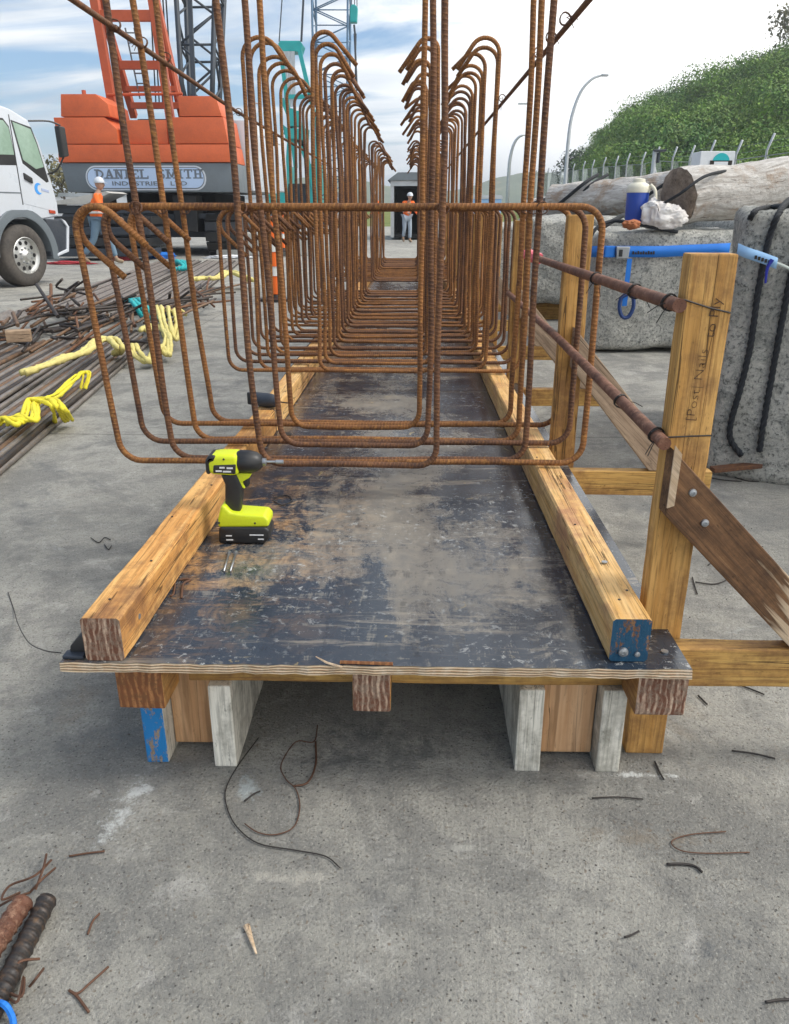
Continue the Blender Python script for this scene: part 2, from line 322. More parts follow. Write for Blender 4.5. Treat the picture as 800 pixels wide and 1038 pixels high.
# ------------------------------------------------------------------ mesh building
class MB:
    def __init__(s): s.v = []; s.f = []; s.uv = []; s.mi = []
    def face(s, idx, mi=0, uv=None):
        s.f.append(tuple(idx)); s.mi.append(mi); s.uv.append(uv or [(0., 0.)]*len(idx))
    def box(s, a, b, mi=0, M=None):
        n = len(s.v); x0, y0, z0 = a; x1, y1, z1 = b
        for p in ((x0,y0,z0),(x1,y0,z0),(x1,y1,z0),(x0,y1,z0),(x0,y0,z1),(x1,y0,z1),(x1,y1,z1),(x0,y1,z1)):
            p = Vector(p); s.v.append(M @ p if M else p)
        for q in ((0,3,2,1),(4,5,6,7),(0,1,5,4),(1,2,6,5),(2,3,7,6),(3,0,4,7)): s.face([n+i for i in q], mi)
        return s
    def bar(s, p, q, w, h, mi=0, up=(0,0,1)):
        p = Vector(p); q = Vector(q); d = (q-p); L = d.length; d.normalize(); u = Vector(up)
        if abs(d.dot(u)) > .98: u = Vector((0,1,0))
        x = d.cross(u).normalized(); z = x.cross(d).normalized()
        M = Matrix((x, d, z)).transposed().to_4x4(); M.translation = p
        return s.box((-w/2, 0, -h/2), (w/2, L, h/2), mi, M)
    def tube(s, pts, r, n=8, closed=False, mi=0, cap=True, rf=None, squash=None):
        pts = [Vector(p) for p in pts]; N = len(pts); base = len(s.v); T = []
        for i in range(N):
            if closed: d = pts[(i+1) % N]-pts[i-1]
            else: d = pts[min(i+1, N-1)]-pts[max(i-1, 0)]
            T.append(d.normalized() if d.length > 1e-9 else Vector((0,0,1)))
        a = Vector((0,0,1)) if abs(T[0].z) < .9 else Vector((1,0,0))
        X = T[0].cross(a).normalized(); L = 0; lens = []
        for i in range(N):
            if i:
                ax = T[i-1].cross(T[i])
                if ax.length > 1e-7: X = Matrix.Rotation(T[i-1].angle(T[i]), 3, ax.normalized()) @ X
                L += (pts[i]-pts[i-1]).length
            X = (X-T[i]*X.dot(T[i])).normalized(); Yv = T[i].cross(X); lens.append(L)
            ri = r*(rf(i/(N-1)) if rf else 1)
            for k in range(n):
                t = 2*math.pi*k/n
                o = X*math.cos(t)*ri+Yv*math.sin(t)*ri
                if squash: o = Vector((o.x*squash[0], o.y*squash[1], o.z*squash[2]))
                s.v.append(pts[i]+o)
        M = N if closed else N-1
        for i in range(M):
            j = (i+1) % N; l0 = lens[i]; l1 = lens[j] if j else L+(pts[0]-pts[-1]).length
            for k in range(n):
                k2 = (k+1) % n
                s.face((base+i*n+k, base+i*n+k2, base+j*n+k2, base+j*n+k), mi,
                       [(k/n, l0), ((k+1)/n, l0), ((k+1)/n, l1), (k/n, l1)])
        if cap and not closed:
            s.face([base+k for k in range(n)][::-1], mi); s.face([base+(N-1)*n+k for k in range(n)], mi)
        return s
    def prism(s, poly, y0, y1, mi=0, f=None):
        """poly in XZ, extruded in Y; f maps (x,y,z)"""
        f = f or (lambda x, y, z: (x, y, z)); n = len(s.v); k = len(poly)
        for y in (y0, y1):
            for (x, z) in poly: s.v.append(Vector(f(x, y, z)))
        s.face([n+i for i in range(k)], mi); s.face([n+k+i for i in range(k)][::-1], mi)
        for i in range(k):
            j = (i+1) % k; s.face((n+i, n+k+i, n+k+j, n+j), mi)
        return s
    def ringloft(s, prof, c, axis, n=40):
        s.lathe(prof, c, axis, n); s.f = s.f[:-2]; s.mi = s.mi[:-2]; s.uv = s.uv[:-2]; return s
    def cyl(s, p, q, r, n=16, r2=None, mi=0):
        p = Vector(p); q = Vector(q)
        return s.tube([p, q], r, n, mi=mi, rf=(None if r2 is None else (lambda t: 1+(r2/r-1)*t)))
    def lathe(s, prof, c, axis='z', n=24, mi=0):
        b = len(s.v); c = Vector(c)
        for (r, h) in prof:
            for k in range(n):
                t = 2*math.pi*k/n; a, bb = r*math.cos(t), r*math.sin(t)
                s.v.append(c+Vector({'z': (a, bb, h), 'x': (h, a, bb), 'y': (bb, h, a)}[axis]))
        for i in range(len(prof)-1):
            for k in range(n):
                k2 = (k+1) % n; s.face((b+i*n+k, b+i*n+k2, b+(i+1)*n+k2, b+(i+1)*n+k), mi)
        s.face([b+k for k in range(n)][::-1], mi); s.face([b+(len(prof)-1)*n+k for k in range(n)], mi)
        return s
    def build(s, name, mats, parent=None, smooth=False, bevel=0., seg=2, ang=30, M=None):
        me = bpy.data.meshes.new(name); me.from_pydata([tuple(v) for v in s.v], [], s.f)
        if not isinstance(mats, (list, tuple)): mats = [mats]
        for m in mats: me.materials.append(m)
        me.polygons.foreach_set('material_index', s.mi)
        uvl = me.uv_layers.new(name='UVMap'); flat = [c for u in s.uv for p in u for c in p]
        uvl.data.foreach_set('uv', flat)
        bm = bmesh.new(); bm.from_mesh(me)
        if bevel:
            bmesh.ops.remove_doubles(bm, verts=bm.verts, dist=1e-5)
            es = [e for e in bm.edges if len(e.link_faces) == 2 and e.calc_face_angle(0) > R(ang)]
            bmesh.ops.bevel(bm, geom=es, offset=bevel, segments=seg, affect='EDGES', profile=.6)
        bmesh.ops.recalc_face_normals(bm, faces=bm.faces)
        bm.to_mesh(me); bm.free()
        if smooth:
            me.polygons.foreach_set('use_smooth', [True]*len(me.polygons))
            if isinstance(smooth, (int, float)) and smooth is not True: me.set_sharp_from_angle(angle=R(smooth))
        me.update()
        o = bpy.data.objects.new(name, me); COL.objects.link(o)
        if M is not None: o.matrix_world = M
        if parent is not None: par(o, parent)
        return o
def wloc(p):
    m = Matrix.LocRotScale(p.location, p.rotation_euler, p.scale)
    return (wloc(p.parent) @ p.matrix_parent_inverse @ m) if p.parent else m
def par(o, parent, local=False):
    o.parent = parent
    if not local: o.matrix_parent_inverse = wloc(parent).inverted()
def tag(o, label=None, cat=None, group=None, kind=None):
    if label: o['label'] = label
    if cat: o['category'] = cat
    if group: o['group'] = group
    if kind: o['kind'] = kind
    return o
def empty(name, loc, label, cat, group=None, rz=0):
    o = bpy.data.objects.new(name, None); COL.objects.link(o); o.location = loc; o.rotation_euler = (0, 0, rz)
    o.empty_display_size = .1
    return tag(o, label, cat, group)
def copy_tree(o, parent=None):
    c = o.copy(); COL.objects.link(c)
    if parent is not None: c.parent = parent
    for ch in list(o.children): copy_tree(ch, c)
    return c
def arc(cx, cz, r, a0, a1, n):
    return [(cx+r*math.cos(R(a0+(a1-a0)*i/n)), cz+r*math.sin(R(a0+(a1-a0)*i/n))) for i in range(n+1)]
def curve(pts, n=8):
    P = [Vector(p) for p in pts]; P = [P[0]*2-P[1]]+P+[P[-1]*2-P[-2]]; out = []
    for i in range(1, len(P)-2):
        for k in range(n):
            t = k/n; a, b, c, d = P[i-1:i+3]
            out.append(.5*((2*b)+(c-a)*t+(2*a-5*b+4*c-d)*t*t+(3*b-a-3*c+d)*t**3))
    out.append(P[-2]); return out
def rough_edges(o, amp, sc):
    for v in o.data.vertices:
        v.co += Vector(mn.noise_vector(Vector(v.co)*sc))*amp
def text_mesh(txt, size, ext, name, mat, M, parent=None, bold=0., sx=1.):
    cu = bpy.data.curves.new(name, 'FONT'); cu.body = txt; cu.size = size; cu.extrude = ext; cu.offset = bold
    cu.align_x = 'CENTER'; cu.align_y = 'CENTER'; cu.resolution_u = 3
    t = bpy.data.objects.new('tmp', cu); COL.objects.link(t); bpy.context.view_layer.update()
    me = bpy.data.meshes.new_from_object(t.evaluated_get(bpy.context.evaluated_depsgraph_get()))
    bpy.data.objects.remove(t)
    for v in me.vertices: v.co.x *= sx
    me.materials.clear(); me.materials.append(mat)
    o = bpy.data.objects.new(name, me); COL.objects.link(o); o.matrix_world = M
    if parent is not None: par(o, parent)
    return o
# text facing -Y (towards the camera)
def face_cam(loc, rz=0, roll=0): return Matrix.Translation(loc) @ Matrix.Rotation(rz, 4, 'Z') @ Matrix.Rotation(math.pi/2, 4, 'X') @ Matrix.Rotation(roll, 4, 'Z')

# ------------------------------------------------------------------ setting
def grid(name, fn, nu, nv, mat, kind='structure', smooth=True):
    b = MB()
    for j in range(nv+1):
        for i in range(nu+1): b.v.append(Vector(fn(i/nu, j/nv)))
    for j in range(nv):
        for i in range(nu):
            a = j*(nu+1)+i; b.face((a, a+1, a+nu+2, a+nu+1))
    return tag(b.build(name, mat, None, smooth), kind=kind)
grid('ground', lambda u, v: (-1500+3000*u, -200+3200*v, 0), 2, 2, CONC)
# verge behind the yard, far right of centre
GRASS = m_terrain('verge_grass', (.10, .14, .03), (.17, .19, .06), (.22, .2, .09), .4)
def verge(u, v):
    x = -6+46*u; y = 62+60*v
    return (x, y, -.25+1.5*min(1, v*4)+.25*mn.noise(Vector((x*.2, y*.2, 3))))
grid('grass_bank', verge, 60, 30, GRASS)
FARH = m_terrain('far_hill_cover', (.08, .11, .065), (.12, .15, .08), (.26, .22, .13), .02)
def ridge(x0, x1, y0, dep, H, seed, prof):
    def f(u, v):
        x = x0+(x1-x0)*u; h = prof(u)*H*math.sin(math.pi*min(v*1.0, 1))**.8
        return (x, y0+dep*v, -2+h*(1+.22*mn.fractal(Vector((x*.012, v*3, seed)), 1, 2, 5)))
    return f
grid('far_hills', ridge(-520, -40, 380, 240, 30, 1.3, lambda u: .72+.25*math.sin(u*5+1)+.12*math.sin(u*17)), 120, 24, FARH)
grid('distant_hills', ridge(-120, 260, 520, 240, 42, 5.3, lambda u: .50+.16*math.exp(-((u-.52)/.09)**2)+.12*math.sin(u*13)), 120, 24, FARH)
# wooded hill on the right
SOIL = m_terrain('hill_soil', (.05, .06, .025), (.09, .085, .04), (.16, .12, .07), .1)
RIDGE = [(570, 176), (586, 160), (599, 138), (620, 118), (644, 106), (671, 94), (719, 76), (752, 63), (782, 48), (800, 38), (860, 10), (950, -20), (1150, -60)]
def rpy(px):
    return rpy0(px)+17
def rpy0(px):
    for (a, b), (c, d) in zip(RIDGE, RIDGE[1:]):
        if a <= px <= c: return b+(d-b)*(px-a)/(c-a)
    return RIDGE[-1][1]
def hillpt(u, v):
    px = 572+578*u**1.2
    Yb = 62-26*u; Yr = 105-30*u
    top = at(px, rpy(px), Yr); bot = at(px, 200, Yb); bot.z = .3
    w = max(0, v)
    if w <= 1: p = bot.lerp(top, w); p.z += 1.3*math.sin(math.pi*w)*min(1, u*5)
    else: p = top+Vector((0, (w-1)*50, -(w-1)*10*0.8)); 
    p.z -= 1.5*min(1, w*2); p.z += .8*mn.noise(p*.15)*min(1, w*3)
    return p
grid('wooded_hill', lambda u, v: hillpt(u, v*1.8-.02), 60, 40, SOIL)
# forest: crowns made of leaf clumps
rng = np.random.default_rng(3)
def crown_template(nl, ls, seed, squash=.8):
    rg = np.random.default_rng(seed); 
    lob = rg.normal(size=(9, 3)); lob /= np.linalg.norm(lob, axis=1)[:, None]; lob[:, 2] = np.abs(lob[:, 2])*.9-.1
    lob *= .48; d = rg.normal(size=(nl, 3)); d /= np.linalg.norm(d, axis=1)[:, None]
    c = lob[rg.integers(0, 9, nl)]+d*(rg.uniform(.32, .56, nl)[:, None]); c[:, 2] *= squash
    nrm = d+rg.normal(scale=.45, size=(nl, 3)); nrm /= np.linalg.norm(nrm, axis=1)[:, None]
    t = np.cross(nrm, rg.normal(size=(nl, 3))); t /= np.linalg.norm(t, axis=1)[:, None]; b = np.cross(nrm, t)
    s = ls*rg.uniform(.6, 1.4, nl)[:, None]
    q = np.stack([c-t*s, c-b*s*.55+t*s*.1, c+t*s, c+b*s*.55+t*s*.1], axis=1)
    return q.reshape(-1, 3)
def np_mesh(name, V, mat):
    nq = len(V)//4; me = bpy.data.meshes.new(name); me.vertices.add(len(V)); me.vertices.foreach_set('co', V.astype(np.float32).ravel())
    me.loops.add(nq*4); me.loops.foreach_set('vertex_index', np.arange(nq*4, dtype=np.int32))
    me.polygons.add(nq); me.polygons.foreach_set('loop_start', np.arange(0, nq*4, 4, dtype=np.int32))
    me.polygons.foreach_set('loop_total', np.full(nq, 4, dtype=np.int32)); me.update(calc_edges=True)
    me.materials.append(mat); o = bpy.data.objects.new(name, me); COL.objects.link(o); return o
TPL = [crown_template(1150, .038, 20+i) for i in range(6)]
VV = []
for i in range(1050):
    u = rng.uniform(.0, 1)**1.15; v = rng.uniform(-.02, 1.12); p = hillpt(u, v)
    s = rng.uniform(1.4, 3.4)*min(1, .42+u*3.5)
    t = TPL[rng.integers(0, 6)]; a = rng.uniform(0, 6.28); ca, sa = math.cos(a), math.sin(a)
    q = t*np.array([s, s, s*rng.uniform(.75, 1.15)]); q = np.stack([q[:, 0]*ca-q[:, 1]*sa, q[:, 0]*sa+q[:, 1]*ca, q[:, 2]], axis=1)
    VV.append(q+np.array([p.x, p.y, p.z+s*rng.uniform(.25, .8)]))
tag(np_mesh('forest', np.concatenate(VV), TREE_A), 'dense green forest covering the hillside on the right', 'forest', kind='stuff')
def tree(base, h, cr, mat, label, seed, n=1600, sq=.9, th=.06, group=None):
    e = empty('tree', base, label, 'tree', group); rg = random.Random(seed); b = MB(); base = Vector(base)
    top = base+Vector((rg.uniform(-.3, .3), 0, h*.75)); b.tube(curve([base, base.lerp(top, .5)+Vector((.15, 0, 0)), top], 5), h*.03, 8, rf=lambda t: 1.1-.7*t)
    for k in range(6):
        a = k*1.1+rg.random(); s = base.lerp(top, .45+.09*k); b.tube([s, s+Vector((math.cos(a)*cr*.4, math.sin(a)*cr*.4, cr*.3)), s+Vector((math.cos(a)*cr*.7, math.sin(a)*cr*.7, cr*.7))], h*.012, 6, rf=lambda t: 1-.7*t)
    b.build('trunk', BARK, e, True)
    q = crown_template(n, th, seed, sq)*cr; q = q+np.array(base)+np.array([0, 0, h-cr*.5])
    par(np_mesh('crown', q, mat), e); return e
p = hillpt(.045, .9); tree(p+Vector((-.2, 0, -.8)), 4.6, 3.0, TREE_D, 'dark round tree at the lower left end of the wooded hill', 4)
p = hillpt(.47, 1.0); tree(p+Vector((0, 0, 0)), 5., 3.4, TREE_O, 'thin olive tree on the hilltop at the right picture edge', 5, 900)
# scrubby pale bushes beyond the yard on the left
for i, (px, Y, h, lb) in enumerate(((66, 60, 4.2, 'yellowish bush beyond the yard between truck and crane'), (246, 70, 4.6, 'pale bush right of the orange crane, far behind'), (256, 74, 3.2, 'small pale bush beside the teal crane'))):
    q = at(px, 220, Y); q.z = 0; tree(q, h, h*.55, TREE_O, lb, 30+i, 900)
# ------------------------------------------------------------------ work platform
DX0, DX1, DY0 = -.664, .531, 1.256
DT = .31; DB = .292
plat = empty('work_platform', (-.066, 1.26, 0), 'long black plywood deck on timber joists with yellow edge beams, under the cage', 'platform')
def timber(name, a, b, mat, parent, end=None, bevel=.004, endaxis=1, seg=None):
    o = MB()
    a = Vector(a); b = Vector(b); o.box(a, b)
    ob = o.build(name, [mat, end or mat], parent, False, bevel)
    # longitudinal cuts so the edges can wander a little
    bm = bmesh.new(); bm.from_mesh(ob.data)
    ax = max(range(3), key=lambda i: (b-a)[i]); L = (b-a)[ax]; k = int(min(40, L/.05))
    for i in range(1, k):
        co = a.copy(); co[ax] = a[ax]+L*i/k; no = Vector((0, 0, 0)); no[ax] = 1
        bmesh.ops.bisect_plane(bm, geom=bm.verts[:]+bm.edges[:]+bm.faces[:], plane_co=co, plane_no=no)
    for v in bm.verts:
        n = Vector(mn.noise_vector(v.co*6)); n[ax] = 0; v.co += n*.0028
        n = Vector(mn.noise_vector(v.co*40)); v.co += n*.0009
    bm.to_mesh(ob.data); bm.free()
    if end is not None:
        for pl in ob.data.polygons:
            if abs(pl.normal[endaxis]) > .8: pl.material_index = 1
    return ob
# deck sheets
for i in range(5):
    y0 = DY0+2.4*i+(.002 if i else 0); y1 = DY0+2.4*(i+1)
    b = MB(); nx = 48
    # front edge is chipped: many short steps
    b.box((DX0, y0, DB), (DX1, y1, DT))
    o = b.build('deck_sheet', [DECK, PLYE], plat)
    bm = bmesh.new(); bm.from_mesh(o.data)
    for k in range(1, nx):
        bmesh.ops.bisect_plane(bm, geom=bm.verts[:]+bm.edges[:]+bm.faces[:], plane_co=(DX0+(DX1-DX0)*k/nx, 0, 0), plane_no=(1, 0, 0))
    for v in bm.verts:
        if abs(v.co.y-y0) < 1e-4: v.co.y += .006*mn.noise(Vector((v.co.x*40, v.co.z*90, i)))+(.003 if v.co.z > .3 else 0)
        v.co.z += .0015*mn.noise(Vector((v.co.x*9, v.co.y, 2)))
    bm.to_mesh(o.data); bm.free()
    for pl in o.data.polygons:
        if pl.normal.z < .7: pl.material_index = 1
# joist ends under the front edge
for x0, x1, nm in ((-.563, -.472, ENDR), (-.108, -.034, ENDL), (.434, .531, ENDL)):
    timber('joist', (x0, 1.262, .205), (x1, 1.36, .2915), TIMY, plat, nm)
    timber('joist', (x0, 1.41, .205), (x1, 13.2, .2915), TIMY, plat)
# edge beams (screwed on top)
def skew_beam(xf0, xf1, xb0, xb1, y0, y1, z0, z1, mat, end, name='edge_beam'):
    b = MB(); K = 60; n = 0
    for k in range(K+1):
        t = k/K; y = y0+(y1-y0)*t; xa = xf0+(xb0-xf0)*t; xb = xf1+(xb1-xf1)*t; w = lambda s: .0022*mn.noise(Vector((y*4, s, 1)))+.0008*mn.noise(Vector((y*30, s, 1)))
        c = .005
        ring = [(xa+c, z0), (xb-c, z0), (xb, z0+c), (xb, z1-c), (xb-c, z1), (xa+c, z1), (xa, z1-c), (xa, z0+c)]
        for q, (x, z) in enumerate(ring): b.v.append(Vector((x+w(q*.3+xa), y, z+w(q*.3+5) if z > z0+.01 else z)))
    for k in range(K):
        for q in range(8): q2 = (q+1) % 8; b.face((k*8+q, k*8+q2, (k+1)*8+q2, (k+1)*8+q))
    b.face(range(8), 1); b.face([K*8+q for q in range(8)][::-1], 1)
    return b.build(name, [mat, end], plat)
lb1 = skew_beam(-.616, -.541, -.592, -.520, 1.266, 2.9, .311, .402, TIMY, ENDL)
lb2 = skew_beam(-.594, -.518, -.575, -.497, 2.905, 5.2, .311, .404, TIMR, ENDL)
lb3 = skew_beam(-.575, -.499, -.57, -.494, 5.206, 13.2, .311, .402, TIMY, ENDL)
rb1 = skew_beam(.381, .453, .362, .440, 1.284, 3.9, .311, .402, TIMR, ENDB)
rb2 = skew_beam(.364, .440, .362, .440, 3.906, 13.2, .311, .402, TIMY, ENDB)
def bolt(p, r, parent, mat=ZINC, axis='y', name='screw_head'):
    b = MB(); r *= .8; b.lathe([(r*.25, -r*.25), (r*.35, -r*.45), (r*.9, -r*.3), (r, -r*.05), (r, r*.2)], p, axis, 14)
    return b.build(name, mat, parent, 30)
bolt((.405, 1.281, .333), .012, rb1); bolt((.432, 1.281, .328), .007, rb1)
bolt((.42, 1.53, .405), .008, rb1, axis='z'); bolt((-.5395, 1.36, .355), .0075, lb1, axis='x')
for k, (x, y) in enumerate(((-.585, 1.34), (-.56, 1.52), (-.59, 1.78), (-.55, 2.02))): bolt((x, y, .4035), .0035, lb1, BLACKP, 'z', 'nail_head')
for k, (x, y) in enumerate(((.41, 1.36), (.435, 1.40), (.40, 1.75), (.42, 2.05), (.39, 2.3))): bolt((x, y, .4035), .0035, rb1, BLACKP, 'z', 'nail_head')
bolt((.497, 1.32, .312), .009, plat, axis='z'); bolt((-.13, 2.05, .3115), .005, plat, axis='z'); bolt((.24, 2.0, .3115), .004, plat, axis='z')
bolt((.49, 2.28, .312), .006, plat, axis='z')
# side frames: cross timber, post and brace
FR = [1.362, 2.51, 3.81, 5.1, 6.4, 7.7, 9.0, 10.3, 11.6]
for i, y in enumerate(FR):
    ct = timber('cross_timber', (-.455, y, .204), (1.02, y+.045, .2905), TIMX, plat)
    ph = (1.042, 1.10, 1.07, 1.09)[min(i, 3)]
    sp = timber('side_post', (.479, y+.047, .0), (.560, y+.092, ph), TIMZ, plat)
    if i == 0: sp['label'] = 'yellow side post with faded handwriting down its face'
    poly = [(.478, .706), (.478, .578), (.766, .2925), (.893, .2925)]
    if i: poly = [(x+.04, z+.06 if z > .3 else z) for x, z in poly]
    m = BRACE if i == 0 else BRACEG
    o = MB().prism(poly, y+.001, y+.044).build('brace', m, plat, False, .003)
    o['label'] = 'dark water-stained diagonal brace' if i == 0 else 'weathered grey diagonal brace'
    if i == 0:
        MB().prism([(.765, .4195), (.766, .2935), (.892, .2935)], y+.0, y+.0435).build('tmp', BARE) if False else None
        for (x, z) in ((.522, .625), (.553, .565)): bolt((x, y-.001, z), .0095, o)
        # split end grain sliver left of the brace
        MB().prism([(.4775, .716), (.492, .700), (.4905, .60), (.4775, .595)], y-.004, y).build('split_face', BARE, o)
# dark nail line marks on the cross timber
# stands
for si, y in enumerate((1.345, 3.7, 6.1, 8.5, 10.9)):
    for k, (x0, x1) in enumerate(((-.562, -.514), (-.413, -.365), (.226, .279), (.397, .447))):
        m = WHITEW; e = None
        lo = timber('leg', (x0, y+(.01 if k == 0 else 0), 0), (x1, y+.55, .2035), m, plat, BLUEP if k == 0 else None)
        if k == 0: lo['label'] = 'leg board with blue painted end'
        elif si == 0: lo['label'] = 'whitewashed leg board'
    timber('infill_panel', (-.513, y+.06, .015), (-.414, y+.085, .2035), PINE, plat)
    timber('infill_panel', (.280, y+.045, .015), (.396, y+.07, .2035), PINE, plat)
for y in (2.05, 4.4): timber('shade_board', (-.36, y, 0), (.222, y+.03, .203), PINE, plat)  # boards added across the underside to deepen the shade below the deck
# splinter on the deck edge
b = MB(); q0 = Vector((-.155, 1.262, .314)); b.tube([q0+Vector((-.022, .012, .006)), q0, q0+Vector((.03, -.010, -.003))], .003, 5, rf=lambda t: .3+1.1*t*(1.4-t)); b.build('splinter', BARE, plat)
b = MB(); b.tube([(-.13, 1.266, .313), (-.03, 1.262, .313)], .004, 5); b.build('splinter', ENDR, plat)
# handwriting on the post
yp = FR[0]+.047-.0022
def stroke(mb, pts, w=.0022):
    mb.tube(curve([(p[0], yp, p[1]) for p in pts], 3), w/2, 5)
text_mesh('[Post| Nails', .023, .0004, 'handwriting', INKW, face_cam((.519, yp, .815), 0, math.pi/2-.06), bpy.data.objects['side_post'], -.0006, 1.25)
text_mesh('to Ply', .025, .0004, 'handwriting', INKW, face_cam((.531, yp, .935), 0, math.pi/2-.06), bpy.data.objects['side_post'], -.0004, 1.2)
# ------------------------------------------------------------------ rebar cage
cage = empty('rebar_cage', (-.175, 2.2, .405), 'long rusty rebar cage of hooked and closed stirrups standing on the deck', 'rebar cage')
RB = .0089
def jit(pts, amp, seed):
    return [Vector((x+amp*mn.noise(Vector((x*2, z*2, seed))), y+amp*1.6*mn.noise(Vector((x*2, z*2, seed+9))), z+amp*.5*mn.noise(Vector((x*2, z*2, seed+5))))) for x, y, z in pts]
def dens(pts, st=.07):
    out = [pts[0]]
    for a, b in zip(pts, pts[1:]):
        d = (Vector(b)-Vector(a)).length; k = max(1, int(d/st))
        for i in range(1, k+1): out.append(tuple(Vector(a).lerp(Vector(b), i/k)))
    return out
def closed_path(xl, xr, zb, zt, r, tail, seed):
    C = (xl+r, zt-r); s = math.sqrt(.5)
    p = []
    t45 = (C[0]+r*s, C[1]+r*s)
    p += [(t45[0]+tail*s, 0, t45[1]-tail*s)]
    p += [(x, 0.0, z) for x, z in arc(C[0], C[1], r, 45, 180, 8)]
    p += [(x, .004, z) for x, z in arc(xl+r, zb+r, r, 180, 270, 6)]
    p += [(x, .008, z) for x, z in arc(xr-r, zb+r, r, 270, 360, 6)]
    p += [(x, .016, z) for x, z in arc(xr-r, zt-r, r, 0, 90, 6)]
    p += [(x, .028, z) for x, z in arc(C[0], C[1], r, 90, 225, 8)]
    t = (C[0]-r*s, C[1]-r*s); p += [(t[0]+tail*s, .028, t[1]-tail*s)]
    return jit(dens(p), .007, seed)
def hooked_path(xl, xr, zb, zl, zr, r, rh, tail, flipr, seed, tl=1.):
    rr = random.Random(seed*7+1); p = []; ea = 45+rr.uniform(-22, 14); eb = 135+rr.uniform(-10, 22); t1 = tail*rr.uniform(.7, 1.2); t2 = tail*rr.uniform(.6, 1.1)
    rl = rh*1.25; c = (xl+rl, zl-rl); e = (c[0]+rl*math.cos(R(ea)), c[1]+rl*math.sin(R(ea)))
    p += [(e[0]+t1*math.sin(R(ea)), 0, e[1]-t1*math.cos(R(ea)))]+[(x, 0, z) for x, z in arc(c[0], c[1], rl, ea, 180, 9)]
    p += [(x, 0, z) for x, z in arc(xl+r, zb+r, r, 180, 270, 6)]+[(x, 0, z) for x, z in arc(xr-r, zb+r, r, 270, 360, 6)]
    c = (xr-rh, zr-rh); e = (c[0]+rh*math.cos(R(eb)), c[1]+rh*math.sin(R(eb)))
    p += [(x, 0, z) for x, z in arc(c[0], c[1], rh, 0, eb, 9)]+[(e[0]-t2*math.sin(R(eb)), 0, e[1]+t2*math.cos(R(eb)))]
    return jit(dens(p), .012, seed)
VC = []; VBp = []; VCp = []
for k in range(7):
    rr = random.Random(k); d = lambda a: rr.uniform(-a, a)
    o = MB().tube(closed_path(-.853+d(.01), .502+d(.006), .418, 1.122+d(.006), .062, .13, k), RB, 8, mi=0)
    VC.append(o)
    VBp.append(MB().tube(hooked_path(-.705+d(.01), .345+d(.01), .418, 1.775+d(.012), 1.765+d(.012), .055, .060, .10, 1, k+10), RB, 8))
    VCp.append(MB().tube(hooked_path(-.425+d(.01), .087+d(.01), .418, 1.775+d(.012), 1.755+d(.012), .055, .042, .12, 1, k+20), RB, 8))
rows = [2.19, 2.40, 2.62]+[3.62+.212*i+random.uniform(-.035, .035) for i in range(19)]+[8.6+.24*i+random.uniform(-.03, .03) for i in range(18)]
protos = {}
def front(kind, i, y):
    lean = lambda P: [Vector((p.x+(-.05 if p.x < -.6 else -.035 if p.x < -.2 else 0)*(p.z-.42)/.7*(1 if kind == 'A' else .62), p.y, p.z)) for p in P]
    if kind == 'A': P = closed_path(-.855, .505, .418, 1.122, .060, .115, 31+i)
    elif kind == 'B': P = hooked_path((-.705, -.70, -.70)[i], (.338, .345, .350)[i], .418, 2.02, 2.0, .055, .06, .10, 1, 41+i)
    else: P = hooked_path((-.435, -.410, -.405)[i], (.075, .055, .030)[i], .418, 2.02, 2.0, .055, .06, .10, 1, 51+i)
    return MB().tube(lean(P), RB, 10)
for i, y in enumerate(rows):
    for kind, V, dy, nm in (('A', VC, 0, 'closed_stirrup'), ('B', VBp, .030, 'hooked_stirrup'), ('C', VCp, -.028, 'hooked_stirrup')):
        if i < 3:
            o = front(kind, i, y).build(nm, (R_UP, R_DK, R_UP)[(i+(kind == 'B')) % 3] if kind != 'C' or i else R_DK, None, True); o.location = (0, y+dy, 0); par(o, cage); continue
        k = (i*2+{'A': 0, 'B': 1, 'C': 3}[kind]+(i//7)) % 7
        key = (kind, k)
        if key not in protos:
            o = V[k].build(nm, R_UP if (k % 2 == 0) else R_DK, None, True); protos[key] = o; first = True
        else:
            o = protos[key].copy(); COL.objects.link(o); first = False
        # front three rows keep the tall bars running on above the picture
        o.location = (random.uniform(-.006, .006), y+dy, random.uniform(-.003, .003))
        o.rotation_euler = (random.uniform(-.012, .012), random.uniform(-.006, .006), random.uniform(-.016, .016))
        if kind != 'A' and i >= 3:
            o.scale = (1, 1, 1)
        par(o, cage)
